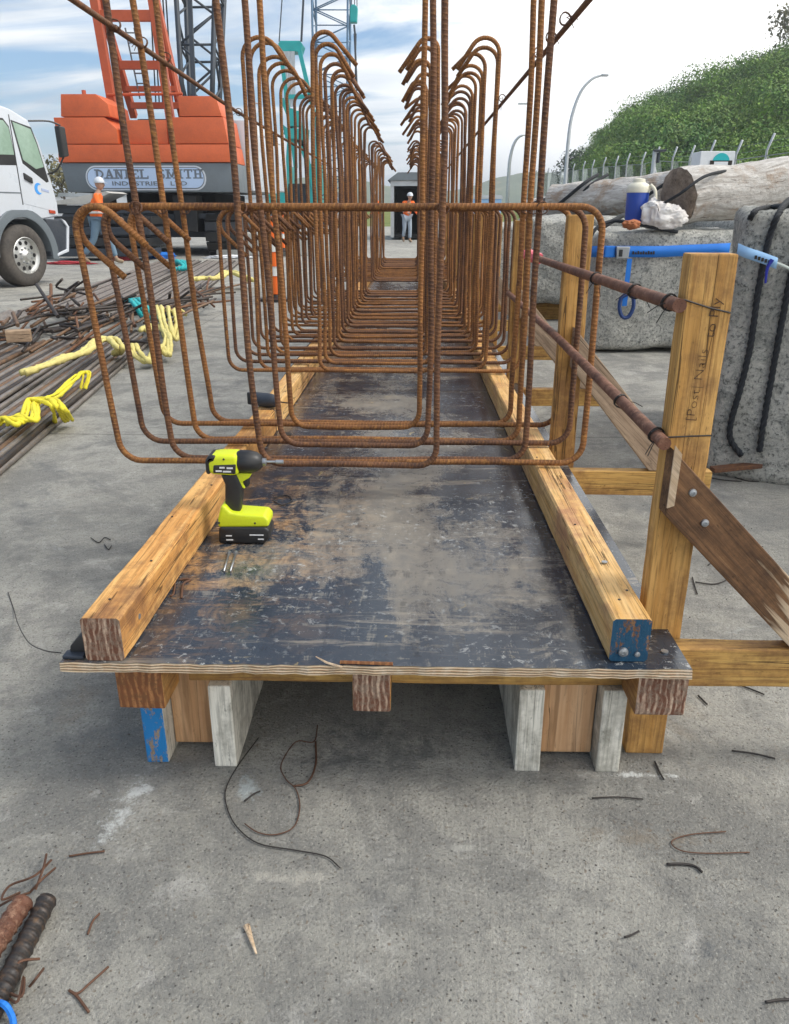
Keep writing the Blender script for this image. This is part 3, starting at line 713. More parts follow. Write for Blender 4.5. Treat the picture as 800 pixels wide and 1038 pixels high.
# the front rows have longer uprights (no hook in view): sleeve bars overlapping them
for y, xs in ((2.19, (-.735, -.460, .055, .352)), (2.40, (-.722, -.424, .065, .356)), (2.62, (-.71, -.415, .02, .354))): pass
def longbar(pts, r, mat, name='longitudinal_bar'):
    return MB().tube(jit(dens(pts, .25), .012, pts[0][0]), r, 8).build(name, mat, cage, True)
longbar([(-.745, 1.72, 1.545), (-.742, 3.6, 1.50), (-.74, 7.5, 1.49)], .0072, R_DK)
longbar([(-.74, 8.3, 1.50), (-.74, 12.8, 1.5)], .0072, R_DK)
longbar([(.385, 1.72, 1.55), (.383, 3.6, 1.55), (.38, 7.5, 1.55)], .0072, R_DK)
longbar([(.38, 8.3, 1.55), (.38, 12.8, 1.55)], .0072, R_DK)
def wiretie(c, r, seed, parent, mat=WIRE, tails=2, tl=.05):
    rr = random.Random(seed); b = MB(); c = Vector(c)
    for t in range(2):
        b.tube([c+Vector((r*math.cos(a)*1.05, (t-.5)*.006+r*.35*math.sin(a*2), r*math.sin(a)*1.05)) for a in [6.283*k/12 for k in range(12)]], .0016, 5, True)
    for k in range(tails):
        d = Vector((rr.uniform(-1, 1), rr.uniform(-.6, .2), rr.uniform(-1, -.1))).normalized()*tl
        b.tube(curve([c+Vector((0, -r, 0)), c+Vector((0, -r, 0))+d*.5+Vector((0, 0, .006)), c+Vector((0, -r, 0))+d], 3), .0010, 5)
    return b.build('tie_wire', mat, parent)
for i, y in enumerate((2.22, 2.43, 2.65)):
    wiretie((-.742, y, 1.54), .013, i, cage, tl=.03); wiretie((.372, y, 1.55), .013, i+5, cage, tl=.03)
for y, xs in ((2.19, (-.735, -.455, .082, .342)), (2.40, (-.73, .35)), (2.62, (-.72, .36))):
    for k, x in enumerate(xs): wiretie((x, y+.012, 1.118), .015, 60+k, cage, tl=.02)
wiretie((.372, 3.65, 1.55), .013, 12, cage); wiretie((-.735, 3.65, 1.5), .013, 13, cage)
# ------------------------------------------------------------------ side rods tied to the posts
def rod(pts, r, label, wires, nm='side_rod'):
    e = empty(nm, pts[0], label, 'steel rod')
    MB().tube(dens(pts, .3), r, 12).build('bar', R_ROD, e, 60)
    for w, s in wires: wiretie(w, r*1.12, s, e, WIREB, 2, .045)
    return e
ru = rod([(.465, 1.395, .957), (.466, 2.4, .950), (.468, 3.42, .944)], .0125, 'upper of the two rusty rods tied along the yellow side posts', [((.465, 1.45, .957), 1), ((.465, 1.68, .955), 2), ((.466, 2.05, .952), 3)])
rl = rod([(.465, 1.38, .713), (.466, 2.6, .735), (.468, 3.9, .74)], .0125, 'lower of the two rusty rods tied along the yellow side posts', [((.465, 1.43, .715), 4), ((.465, 1.70, .718), 5)])
for z, par_, dz in ((.966, ru, -.022), (.718, rl, .004)):
    MB().tube([(.465, FR[0]+.044, z), (.476, FR[0]+.0445, z), (.52, FR[0]+.0445, z+dz*.6), (.559, FR[0]+.0445, z+dz), (.563, FR[0]+.06, z+dz), (.563, FR[0]+.095, z+dz), (.47, FR[0]+.096, z)], .0016, 5).build('tie_wire', WIREB, par_)
MB().tube([(.468, 3.02+.04*k, .946) for k in range(9)], .020, 8, rf=lambda t: 1+.25*math.sin(t*19)).build('marker_tape', PINK, ru)
# ------------------------------------------------------------------ impact driver on the deck
drv = empty('impact_driver', (-.425, 1.86, .3115), 'lime green and black impact driver standing on its battery on the deck', 'power tool')
S = 1/392.
def dp(px, py): return (-.425+(px-248)*S, .3115+(547.5-py)*S*1.0)
def dprism(name, pts, w, mat, bev, parent=drv, y=1.86, smooth=True):
    poly = [dp(*p) for p in pts]; return MB().prism(poly, y-w/2, y+w/2).build(name, mat, parent, 40, bev, 3)
bat = dprism('battery', [(222, 547), (223, 531), (226, 529), (270, 529), (274, 533), (274, 541), (268, 547)], .074, BLACKP, .006)
dprism('foot', [(222.5, 530), (223, 521), (227, 507), (231, 507), (236, 514), (245, 515.5), (270, 517), (274, 522), (273.5, 529)], .070, LIME, .007)
dprism('grip', [(236, 517), (244, 518), (247, 500), (248, 489), (243, 475), (227, 476), (231, 487), (230, 500), (229, 510)], .036, BLACKP, .010)
dprism('trigger', [(247, 492), (254, 490), (255, 482), (247, 480), (249, 486)], .018, BLACKP, .003)
dprism('trigger_guard', [(236, 479), (245, 487), (249, 492), (251, 491), (248, 485), (256, 480), (258, 476), (240, 475)], .026, LIME, .003)
body = dprism('motor_housing', [(216, 472), (216, 462), (219, 456), (228, 455), (246, 455), (247, 475), (240, 476), (222, 475)], .062, LIME, .010)
dprism('rear_cap', [(215, 474), (215, 461), (218, 456), (226, 455.5), (224, 461), (219, 463), (219, 475)], .066, BLACKP, .006)
b = MB(); c = Vector((dp(247, 465)[0], 1.86, dp(247, 465)[1]))
b.lathe([(.027, -.006), (.030, 0), (.029, .025), (.025, .042), (.017, .053), (.012, .056)], c, 'x', 20); b.build('nose_cone', BLACKP, drv, 40)
b = MB(); b.lathe([(.009, .052), (.0095, .054), (.0095, .064), (.006, .066)], c, 'x', 14); b.build('collet', ZINC, drv, 30)
b = MB(); b.lathe([(.0033, .064), (.0033, .088), (.0055, .09), (.0055, .108), (.003, .109)], c, 'x', 8); b.build('driver_bit', ZINC, drv)
dprism('label_plate', [(222, 473), (223, 465), (245, 464), (244, 474)], .0665, BLACKP, .003)
for (x, y, w) in ((225, 471.5, 6), (232, 472, 8), (229, 468, 5), (236, 468.5, 6)):
    dprism('label_print', [(x, y), (x, y-1.6), (x+w, y-1.6), (x+w, y)], .0685, WHITEB, 0)
for (x, y, w) in ((230, 539, 6), (230, 543.5, 7), (254, 538, 14), (262, 542.5, 6)):
    dprism('label_print', [(x, y), (x, y-1.2), (x+w, y-1.2), (x+w, y)], .0755, WHITEB, 0, bat)
for (x, y) in ((233.5, 459), (224, 525), (260, 525)):
    px_, pz_ = dp(x, y); bolt((px_, 1.86-(.0315 if y < 500 else .0355), pz_), .0034, drv, BLACKP)
# screws
for i, (px, lb) in enumerate(((230, 'left of two silver screws lying in front of the impact driver'), (236, 'right of two silver screws lying in front of the impact driver'))):
    a = atz(px-3+i*.5, 579, .3145); c = atz(px+2+i, 561, .3145)
    e = empty('screw', a, lb, 'screw', 'screws lying on the deck')
    MB().tube([a, c], .0030, 8, rf=lambda t: .75 if t < .5 else 1).build('shank', ZINC, e, True); d = (c-a).normalized()
    MB().cyl(c, c+d*.006, .0058, 10).build('head', ZINC, e, 30)
# second tool lying on the left beam behind the bars
t2 = empty('dark_driver', (-.56, 3.0, .405), 'dark blue-black driver lying on the left beam behind the front bars', 'power tool')
M2 = Matrix.Translation((-.535, 2.92, .432)) @ Matrix.Rotation(R(-28), 4, 'Z') @ Matrix.Scale(.72, 4)
b = MB(); b.lathe([(.028, -.10), (.036, -.095), (.038, -.02), (.037, .0), (.030, .035), (.016, .05), (.012, .052)], (0, 0, 0), 'x', 20); b.build('nose_cone', DKBLUE, t2, 40, M=M2)
b = MB(); b.lathe([(.0035, .05), (.0035, .12), (.005, .122), (.005, .14)], (0, 0, 0), 'x', 8); b.build('driver_bit', WIREB, t2, M=M2)
b = MB(); b.box((-.15, -.020, -.034), (-.09, .020, .034)); b.build('motor_housing', BLACKP, t2, 40, .008, M=M2)
# black plastic clip left of the front beam
cl = empty('plastic_clip', (-.64, 1.30, .311), 'black plastic clip wedged at the front left deck corner', 'clip')
b = MB(); b.prism([(-.655, .3125), (-.617, .3125), (-.617, .352), (-.632, .352), (-.652, .33)], 1.285, 1.35); b.build('body', BLACKP, cl, 40, .004)
b = MB(); b.box((-.662, 1.268, .3115), (-.622, 1.292, .318)); b.build('tab', DKBLUE, cl, 40, .002)
wr = MB().tube(curve([atz(62, 662, .318), atz(44, 659, .30), atz(28, 650, .20), atz(18, 632, .04), atz(14, 618, .004), (atz(8, 600, .004))], 6), .0012, 5).build('loose_wire', WIREB)
tag(wr, 'thin black wire hanging from the front left deck corner to the concrete', 'wire')
# bits on deck
def bent(name, pts, r, mat, label, cat='wire', group=None, z=None):
    o = MB().tube(curve(pts, 5), r, 6).build(name, mat, None, True); return tag(o, label, cat, group)
bent('bent_nail', [atz(182, 588, .313), atz(187, 587, .314), atz(193, 588, .313), atz(186, 592, .313), atz(184, 606, .313)], .0028, WIRE, 'rusty bent nail on the deck, beside the left beam', 'nail')
bent('bent_nail', [atz(172, 604, .313), atz(176, 602, .314), atz(178, 588, .313)], .0022, WIRE, 'rusty nail on the deck, nearest the left beam', 'nail')
tie = MB().lathe([(.010, 0), (.022, .002), (.022, .006), (.012, .007)], atz(290, 441, .312), 'z', 18).build('steel_washer', WIREB, None, 30); tag(tie, 'dark steel washer on the deck behind the impact driver', 'washer')
bent('wire_loop', [atz(277, 505, .313), atz(290, 502, .313), atz(296, 507, .313), atz(286, 512, .313), atz(277, 507, .313)], .0015, WIREB, 'dark wire loop on the deck right of the impact driver')

# ------------------------------------------------------------------ debris on the concrete
def g(px, py, z=.004): return atz(px, py, z)
bent('wire_offcut', [g(322, 735), g(318, 752), g(300, 752), g(285, 775), g(290, 790), g(300, 800), g(304, 818), g(298, 838), g(280, 846), g(262, 844), g(248, 835)], .0013, WIRE, 'long tangled rusty wire under the deck beside the white leg')
bent('wire_offcut', [g(262, 748), g(240, 778), g(229, 800), g(230, 818), g(240, 838), g(262, 855), g(300, 862), g(330, 868), g(345, 880)], .0013, WIREB, 'long curved black wire in front of the white left leg')
bent('wire_offcut', [g(320, 752), g(320, 775), g(312, 793), g(298, 797)], .0022, WIRE, 'short curved rusty wire beneath the middle of the deck')
bent('wire_offcut', [g(248, 812), g(257, 805), g(264, 802)], .0018, WIREB, 'tiny dark wire stub inside the loop of black wire')
bent('wire_offcut', [g(70, 868), g(88, 865), g(106, 863)], .0018, WIRE, 'straight rusty wire right of the broken rebar stub')
bent('wire_offcut', [g(101, 926), g(94, 934), g(89, 947)], .0020, WIRE, 'short rusty wire between the rebar stub and the wood splinter')
bent('wire_offcut', [g(110, 980), g(92, 996), g(79, 1007), g(70, 1004)], .0020, WIRE, 'forked rusty wire low on the left, long arm')
bent('wire_offcut', [g(70, 1004), g(78, 1010), g(90, 1026)], .0022, WIRE, 'forked rusty wire low on the left, short arm')
bent('wire_offcut', [g(736, 843), g(700, 846), g(681, 853), g(690, 862), g(715, 865), g(760, 864)], .0012, WIRE, 'open hairpin of thin wire on the right concrete')
bent('wire_offcut', [g(676, 876), g(692, 876), g(704, 878), g(712, 884)], .0025, WIREB, 'dark curved wire just below the open hairpin')
bent('wire_offcut', [g(742, 761), g(765, 764), g(786, 769)], .0020, WIREB, 'straight dark wire right of the platform leg')
bent('wire_offcut', [g(600, 809), g(625, 808), g(652, 810)], .0014, WIREB, 'thin straight wire in front of the right leg')
bent('wire_offcut', [g(664, 772), g(669, 783), g(673, 790)], .0022, WIREB, 'short leaning wire beside the foot of the yellow post')
bent('wire_offcut', [g(633, 950), g(640, 948), g(648, 944)], .0018, WIREB, 'tiny dark wire on bare concrete low on the right')
bent('wire_offcut', [g(776, 1016), g(788, 1014), g(800, 1013), g(815, 1010)], .0022, WIREB, 'dark wire at the lower right corner')
bent('wire_offcut', [g(745, 693), g(760, 698), g(775, 704)], .0020, WIREB, 'dark wire right of the cross timber of the front frame')
bent('wire_offcut', [g(708, 705), g(714, 711), g(717, 714)], .0022, WIREB, 'stubby wire below the front cross timber')
bent('wire_offcut', [g(705, 590), g(725, 592), g(741, 586)], .0020, WIREB, 'curved wire on the concrete right of the near post')
bent('wire_offcut', [g(702, 585), g(705, 596), g(707, 602)], .0020, WIREB, 'short upright-lying wire right of the near post')
bent('wire_offcut', [g(718, 573), g(724, 568), g(728, 565)], .0020, WIREB, 'small wire under the dark brace')
bent('wire_offcut', [g(92, 545), g(100, 550), g(106, 545), g(112, 547)], .0018, WIREB, 'small kinked wire on the concrete left of the left beam')
bent('wire_offcut', [g(106, 552), g(110, 557), g(113, 553)], .0018, WIREB, 'tiny wire crumb beside the kinked wire')
spl = MB().tube(curve([atz(250, 938, .006), atz(254, 950, .008), atz(260, 967, .005)], 4), .0048, 6, rf=lambda t: 1.2-.9*t, squash=(1, 1, .5)).build('wood_splinter', BARE); tag(spl, 'pale wood splinter lying alone on the near concrete', 'splinter')
rp = random.Random(5)
CR = paint('crumb', (.10, .09, .08), .9)
crb = MB()
for i in range(260):
    x = rp.uniform(-.9, 1.6); y = rp.uniform(.5, 3.5); s = rp.uniform(.0012, .004)
    c = Vector((x, y, s*.5)); d = [Vector((rp.uniform(.5, 1.2)*s*a, rp.uniform(.5, 1.2)*s*b_, s*.7*c_)) for a, b_, c_ in ((1,0,0),(-1,0,0),(0,1,0),(0,-1,0),(0,0,1),(0,0,-1))]
    n = len(crb.v); crb.v += [c+q for q in d]
    for f in ((0,2,4),(2,1,4),(1,3,4),(3,0,4),(2,0,5),(1,2,5),(3,1,5),(0,3,5)): crb.face([n+k for k in f])
tag(crb.build('grit', CR), 'scattered grit on the concrete', 'grit', kind='stuff')
# broken rebar stub bottom left
st = empty('rebar_stub', atz(0, 940, 0), 'thick rusty rebar stub with wire tangles at the lower left corner', 'rebar')
MB().tube(dens([atz(24, 872+42, .035), atz(-40, 1010, .035)], .0025), .0165, 14, rf=lambda t: 1+.13*max(0, math.sin(t*2*math.pi*11))**3).build('bar', rust('stub_rust', (.17, .075, .045), (.085, .04, .028), (.36, .22, .15), rib=0), st, 60)
MB().tube(dens([atz(48, 912, .018), atz(-10, 1030, .018)], .0025), .0155, 14, rf=lambda t: 1+.12*max(0, math.sin(t*2*math.pi*9))**3).build('bar', R_BLK, st, 60)
b = MB()
for pts in ([(20, 905), (2, 912), (10, 898), (35, 888), (52, 872)], [(30, 905), (42, 892), (56, 880)], [(36, 902), (44, 880), (47, 866)], [(10, 990), (20, 975), (40, 972)], [(5, 1005), (22, 1010), (24, 990), (18, 1015), (8, 1012)], [(30, 1000), (38, 990), (44, 982)], [(0, 918), (15, 910), (30, 905)]):
    b.tube(curve([atz(x, y, .03 if k % 2 else .012) for k, (x, y) in enumerate(pts)], 5), .0022, 5)
b.build('tie_wire', WIRE, st)
tag(MB().tube(curve([atz(-12, 1016, .01), atz(4, 1018, .03), atz(12, 1030, .015), atz(14, 1040, .01)], 5), .005, 6).build('blue_strap_end', STRAPB), 'bit of bright blue strap at the very lower left corner', 'strap')
# ------------------------------------------------------------------ rebar bundles left
DIR = Vector((-.135, 1, 0)).normalized()
def lane(off, y): return Vector((off-.135*y, y, 0))
def bundle(off, n, y0, y1, r, mats, label, w, seed, lay=2, z0=0.):
    rr = random.Random(seed); e = empty('rebar_bundle', lane(off, y0), label, 'rebar bundle', 'steel bar bundles lying left of the platform'); k = 0
    for L in range(lay):
        m = n//lay-L
        for i in range(m):
            o = off+(i-m/2)*w+L*.2*w+rr.uniform(-.004, .004); z = z0+r+L*r*1.75; a = y0+rr.uniform(-.25, .25); bb = y1+rr.uniform(-.3, .3)
            P = [lane(o+rr.uniform(-.012, .012), a+(bb-a)*t)+Vector((0, 0, z+(.004*rr.random() if 0 < t < 1 else 0))) for t in (0, .25, .5, .75, 1)]
            MB().tube(P, r, 7).build('bar', mats[(k+seed) % len(mats)], e, 60); k += 1
    return e
bundle(-1.56, 20, 1.6, 7.2, .017, [R_GREY, R_GREY, R_BRN, R_GREY, R_BLK], 'nearest steel bundle, held by the bright yellow sling', .040, 1, 2)
bundle(-2.0, 18, 1.8, 7.0, .017, [R_GREY, R_BLK, R_GREY, R_BRN], 'second steel bundle from the platform, crossing the left edge', .043, 2, 2)
bundle(-2.42, 16, 3.0, 6.6, .017, [R_BLK, R_GREY, R_BRN], 'third steel bundle with the dusty twisted sling over it', .045, 3, 2)
bundle(-1.80, 60, 9.2, 18.3, .016, [R_GREY, R_GREY, R_GREY, R_BLK], 'long grey bundle reaching back to the crane, nearer half', .040, 4, 3)
bundle(-2.75, 72, 9.0, 18.3, .016, [R_GREY, R_GREY, R_GREY, R_BLK], 'long grey bundle reaching back to the crane, farther half', .040, 5, 3)
bundle(-3.2, 18, 5.6, 8.8, .016, [R_GREY, R_GREY], 'short grey bundle crossing the left edge beyond the tangle', .045, 6, 2)
rt = random.Random(11)
for i in range(75):
    o = -2.85+rt.uniform(0, 1.2); y = 6.3+rt.uniform(0, 2.6); c = lane(o, y); z = .03+rt.uniform(0, .36)*(1-abs((o+2.3)/.8)*.6)
    a = rt.uniform(-.45, .45) if i % 4 else rt.uniform(-1.3, 1.3); L = rt.uniform(.25, .65); d = Vector((math.sin(a)-.13, math.cos(a), rt.uniform(-.12, .2))).normalized()
    pts = [c-d*L+Vector((0, 0, z)), c+Vector((0, 0, z)), c+d*L*.8+Vector((0, 0, z))]
    if i % 4 == 0: pts.append(pts[-1]+Vector((rt.uniform(.1, .3), rt.uniform(-.2, .1), rt.uniform(.0, .12))))
    for q in pts: q.z = max(q.z, .02)
    tag(MB().tube(curve(pts, 4), rt.choice((.011, .014, .017)), 7).build('scrap_bar', [R_BLK, R_BRN, R_BLK, R_DK][i % 4], None, 60), 'dark offcut bar in the tangled scrap heap on the left', 'steel bar', 'offcut bars heaped between the bundles')
for i in range(26):
    o = -1.62+rt.uniform(0, .5); y = 7.8+rt.uniform(0, 3.6); c = lane(o, y); z = .03+rt.uniform(0, .16); a = rt.uniform(-.5, .6); L = rt.uniform(.4, .9)
    d = Vector((math.sin(a), math.cos(a), rt.uniform(-.05, .12))).normalized()
    P = [c-d*L+Vector((0, 0, z)), c+Vector((0, 0, z+.02)), c+d*L+Vector((0, 0, z))]
    for q in P: q.z = max(q.z, .02)
    tag(MB().tube(curve(P, 3), .013, 6).build('scrap_bar', [R_BLK, R_BRN, R_DK][i % 3], None, 60), 'dark bar in the farther scrap heap, behind the front bars', 'steel bar', 'offcut bars heaped behind the front bundles')
# slings
def sling(px, zs, r, mat, label, strands=3, seed=0, sp=.035):
    rr = random.Random(seed); b = MB(); strands += 1; r *= .72
    for k in range(strands):
        off = Vector(((k-(strands-1)/2)*sp, rr.uniform(-.02, .02), 0))
        P = [atz(x, y, z)+off+Vector((rr.uniform(-.012, .012), rr.uniform(-.03, .03), rr.uniform(0, .012))) for (x, y), z in zip(px, zs)]
        b.tube(curve(P, 10), r, 10, rf=lambda t: 1+.18*math.sin(t*26+k)+.10*math.sin(t*61))
    o = b.build('lifting_sling', mat, None, True)
    for v in o.data.vertices: v.co += Vector(mn.noise_vector(v.co*38))*r*.42+Vector(mn.noise_vector(v.co*95))*r*.2
    return tag(o, label, 'sling')
sling([(3, 432), (12, 424), (28, 428), (34, 408), (50, 407), (60, 415), (68, 427)], [.10, .14, .13, .14, .15, .14, .03], .015, YELLOW, 'bright yellow sling knotted round the nearest bundle', 4, 1, .018)
sling([(4, 428), (20, 422), (40, 408), (56, 402), (72, 388), (80, 380), (88, 380), (84, 396)], [.10, .12, .13, .13, .12, .14, .14, .05], .012, YELLOW, 'bright yellow sling strand running up between two bundles', 2, 2, .016)
sling([(26, 379), (46, 371), (64, 364), (84, 358), (100, 346), (110, 344), (120, 352), (118, 360)], [.13, .16, .16, .17, .18, .18, .16, .08], .026, YELLOWP, 'dusty twisted yellow sling across the third bundle', 2, 3, .025)
sling([(134, 350), (140, 360), (152, 367), (160, 352), (168, 360), (170, 340), (160, 330), (145, 335)], [.16, .10, .05, .12, .06, .15, .17, .16], .024, YELLOWP, 'pale yellow sling looped over bundles, left of the front bars', 2, 4, .03)
sling([(163, 312), (168, 330), (174, 345), (178, 330), (176, 315), (184, 320)], [.25, .2, .1, .15, .2, .12], .024, YELLOWP, 'pale yellow sling standing in two loops on the bundle', 2, 5, .05)
sling([(195, 284), (206, 282), (220, 282), (232, 276), (246, 280), (254, 285)], [.2, .2, .2, .22, .2, .1], .035, YELLOWP, 'yellow sling over the far bundle, behind the cage', 2, 6, .05)
sling([(128, 305), (136, 304), (144, 312), (150, 320), (158, 322), (164, 325)], [.2, .24, .22, .15, .15, .1], .030, TEALF, 'teal sling over the long grey bundle', 2, 7, .04)
sling([(176, 268), (184, 266), (190, 271), (180, 273)], [.18, .25, .18, .15], .05, TEALF, 'small teal sling far back on the long grey bundle', 2, 8, .05)
blk = MB().box((-.09, -.05, 0), (.09, .05, .09)).build('timber_block', wood('block_end', (.5, .36, .24), (.36, .24, .15), axis='x'), None, False, .006, M=Matrix.Translation(atz(20, 346, .15)) @ Matrix.Rotation(R(20), 4, 'Z'))
tag(blk, 'pale timber block between the bars at the left edge', 'timber block')
# delineator posts
dl = empty('delineator_post', (-1.80, 10.6, 0), 'orange delineator post with white bands, left of two', 'bollard', 'orange and white marker posts')
b = MB(); b.lathe([(.22, 0), (.22, .035), (.10, .05), (.06, .09), (.055, .1)], (-1.80, 10.6, 0), 'z', 20); b.build('base', BLACKP, dl, 40)
for z0, z1, m, nm in ((.09, .32, HIVIS, 'tube'), (.32, .44, REFL, 'band'), (.44, .62, HIVIS, 'tube'), (.62, .74, REFL, 'band'), (.74, 1.05, HIVIS, 'tube')):
    MB().cyl((-1.80, 10.6, z0), (-1.80, 10.6, z1), .075, 18, .065).build(nm, m, dl, 40)
d2 = copy_tree(dl); d2.location = (-1.60, 10.9, 0); d2['label'] = 'orange delineator post with white bands, right of two'; d2.rotation_euler = (0, R(4), 0)

# ------------------------------------------------------------------ rocks, logs, ropes on the right
def rock(c, s, seed, label, rx=.13, rz=0):
    RM = Matrix.Rotation(R(rz), 3, 'Z')
    bm = bmesh.new(); bmesh.ops.create_cube(bm, size=2); bmesh.ops.subdivide_edges(bm, edges=bm.edges, cuts=34, use_grid_fill=True)
    for v in bm.verts:
        p = v.co.copy(); q = Vector([max(-1+rx, min(1-rx, a)) for a in p]); d = p-q
        if d.length > 1e-6: p = q+d.normalized()*rx
        w = Vector((p.x*s[0], p.y*s[1], p.z*s[2])); n = w.normalized()
        h = .05*mn.noise(w*1.7+Vector((seed,)*3))+.022*mn.noise(w*6+Vector((seed,)*3))+.009*mn.noise(w*19)+.005*mn.noise(w*45)
        v.co = RM @ (w+n*h)+Vector(c)
    me = bpy.data.meshes.new('stone_block'); bm.to_mesh(me); bm.free(); me.materials.append(ROCK)
    me.polygons.foreach_set('use_smooth', [True]*len(me.polygons))
    o = bpy.data.objects.new('stone_block', me); COL.objects.link(o); return tag(o, label, 'stone block', 'rough stone blocks on the right')
RK1 = rock((2.115, 3.71, .56), (.62, .62, .56), 1, 'nearest rough grey block with two black ropes down its face', .10, -21)
RK2 = rock((2.12, 7.2, .49), (.64, .62, .47), 2, 'middle rough grey block with the blue ratchet strap round it')
rock((1.72, 9.2, .62), (.50, .6, .43), 3, 'pale rough block behind the second yellow post')
rock((1.75, 12.2, .5), (.7, .8, .45), 4, 'farther rough block beyond the pale one, half hidden by the cage')
rock((3.6, 8.2, .5), (.7, .8, .55), 6, 'rough block behind the nearest block at the right edge')
rock((2.9, 10.4, .5), (.7, .8, .5), 7, 'rough block hidden behind the middle block, under the far log')
tag(MB().box((1.2, 8.75, .0), (2.1, 8.95, .17)).build('dunnage', TIMX, None, False, .004), 'timber dunnage under the pale rough block', 'timber')
def log(p, q, r, seed, label):
    p = Vector(p); q = Vector(q); n = 40; P = [p.lerp(q, k/n)+Vector((0, 0, .02*mn.noise(Vector((k*.2, seed, 0))))) for k in range(n+1)]
    e = empty('log', p, label, 'log', 'weathered logs lying on the stone blocks'); b = MB().tube(P, r, 40, cap=False)
    o = b.build('trunk', LOG, e, True); ax = (q-p).normalized()
    for v in o.data.vertices:
        c = p+ax*((v.co-p).dot(ax)); d = (v.co-c).normalized(); w = v.co
        a = math.atan2(d.z, d.dot(Vector((0, 1, 0)))); t = (v.co-p).dot(ax)
        v.co += d*(.035*mn.noise(Vector((t*.8, a*.6, seed)))+.018*mn.noise(Vector((t*1.5, a*4, seed+3)))+.008*mn.noise(w*22))
    # end face: rim loop fanned to the centre
    for k0, sgn in ((0, 1), (n, -1)):
        rim = [o.data.vertices[k0*40+i].co.copy() for i in range(40)]; c = sum(rim, Vector())/40
        b = MB(); 
        for f in (1., .92, .5, .15): b.v += [c+(x-c)*f*.985-ax*sgn*((.0, .022, .03, .03)[(1., .92, .5, .15).index(f)]+.02*mn.noise((x-c)*22*f)) for x in rim]
        for j in range(3):
            for i in range(40): b.face((j*40+i, j*40+(i+1) % 40, (j+1)*40+(i+1) % 40, (j+1)*40+i))
        b.face([120+i for i in range(40)]); b.build('cut_end', LOGE, e, True)
    return e
LOGE = paint('log_end', (.27, .21, .16), .95, 0, 1., dirtcol=(.06, .042, .03), sc=7)
a = at(688, 199, 6.75); log(a, a+Vector((.93, .36, .085))*3.1, .215, 1, 'thick pale weathered log with a dark cut end, upper right')
log(at(564, 205, 9.9)+Vector((0, 0, 0)), at(694, 194, 8.7), .20, 2, 'grey-white log behind the blue water jug')
log(at(538, 216, 14.5), at(590, 206, 13.0), .22, 3, 'far dark-wrapped log end beyond the cage')
log(at(640, 205, 10.4), at(760, 196, 9.6), .2, 4, 'log behind the two others on the right')
def twist(pts, r, label, seed=0):
    P = curve(pts, 8); P = dens([tuple(p) for p in P], .01); b = MB(); L = 0; T = []
    for k in range(3):
        Q = []; L = 0
        for i, p in enumerate(P):
            p = Vector(p); d = (Vector(P[min(i+1, len(P)-1)])-Vector(P[max(i-1, 0)])).normalized(); x = d.cross(Vector((0, 1, .01))).normalized(); y = d.cross(x)
            if i: L += (p-Vector(P[i-1])).length
            a = L*2*math.pi/(r*7)+k*2.094; Q.append(p+(x*math.cos(a)+y*math.sin(a))*r*.5)
        b.tube(Q, r*.56, 6)
    return tag(b.build('rope', ROPE_M, None, True), label, 'rope')
from mathutils.bvhtree import BVHTree
def bvh(o): return BVHTree.FromPolygons([v.co.copy() for v in o.data.vertices], [tuple(p.vertices) for p in o.data.polygons])
T1 = bvh(RK1); T2 = bvh(RK2)
def on(T, px, py, off, Y):
    d = Vector(ray(px, py)).normalized(); h = T.ray_cast(Vector((0, 0, CAMZ)), d)
    return h[0]-d*off if h[0] is not None else at(px, py, Y)
twist([at(815, 196, 3.9), at(800, 203, 3.6)]+[on(T1, x, y, .014, 3.35) for x, y in ((790, 216), (782, 235), (775, 262), (768, 300), (760, 355), (749, 400), (741, 428), (741, 446), (752, 462))], .0135, 'left black rope hanging down the nearest stone block')
twist([on(T1, x, y, .014, 3.3) for x, y in ((822, 222), (812, 245), (802, 280), (792, 330), (782, 385), (774, 430), (770, 458))], .0135, 'right black rope hanging down the nearest stone block')
twist([on(T1, x, y, .013, 3.6) for x, y in ((760, 222), (766, 214), (780, 210), (800, 208), (815, 207))], .012, 'short black rope across the top of the nearest stone block')
for pts, r, lb in (([(596, 245, 6.55), (606, 230, 6.6), (622, 224, 6.7), (640, 226, 6.6), (665, 231, 6.55), (687, 235, 6.56)], .014, 'black rope lying along the top of the middle block'),
                   ([(608, 232, 6.6), (618, 226, 6.9), (632, 218, 7.2)], .02, 'black rope end left of the blue jug'),
                   ([(655, 199, 8.4), (680, 183, 8.35), (700, 178, 8.4), (722, 180, 8.5)], .016, 'black rope over the far log, left strand'),
                   ([(668, 209, 6.62), (690, 196, 6.45), (712, 180, 6.5), (732, 174, 6.7), (748, 173, 6.95)], .012, 'black rope over the near log and its cut end'),
                   ([(560, 212, 9.6), (575, 200, 9.5), (592, 186, 9.4), (606, 177, 9.6)], .02, 'black rope over the left part of the grey-white log'),
                   ([(572, 214, 9.6), (585, 202, 9.5), (598, 188, 9.4), (616, 177, 9.6)], .018, 'second black rope over the grey-white log'),
                   ([(536, 212, 12.8), (545, 206, 12.6), (560, 202, 12.6), (575, 196, 12.8)], .05, 'thick black rope over the farthest log')):
    tag(MB().tube(curve([at(*p) for p in pts], 6), r, 8).build('rope', ROPE_M, None, True), lb, 'rope')
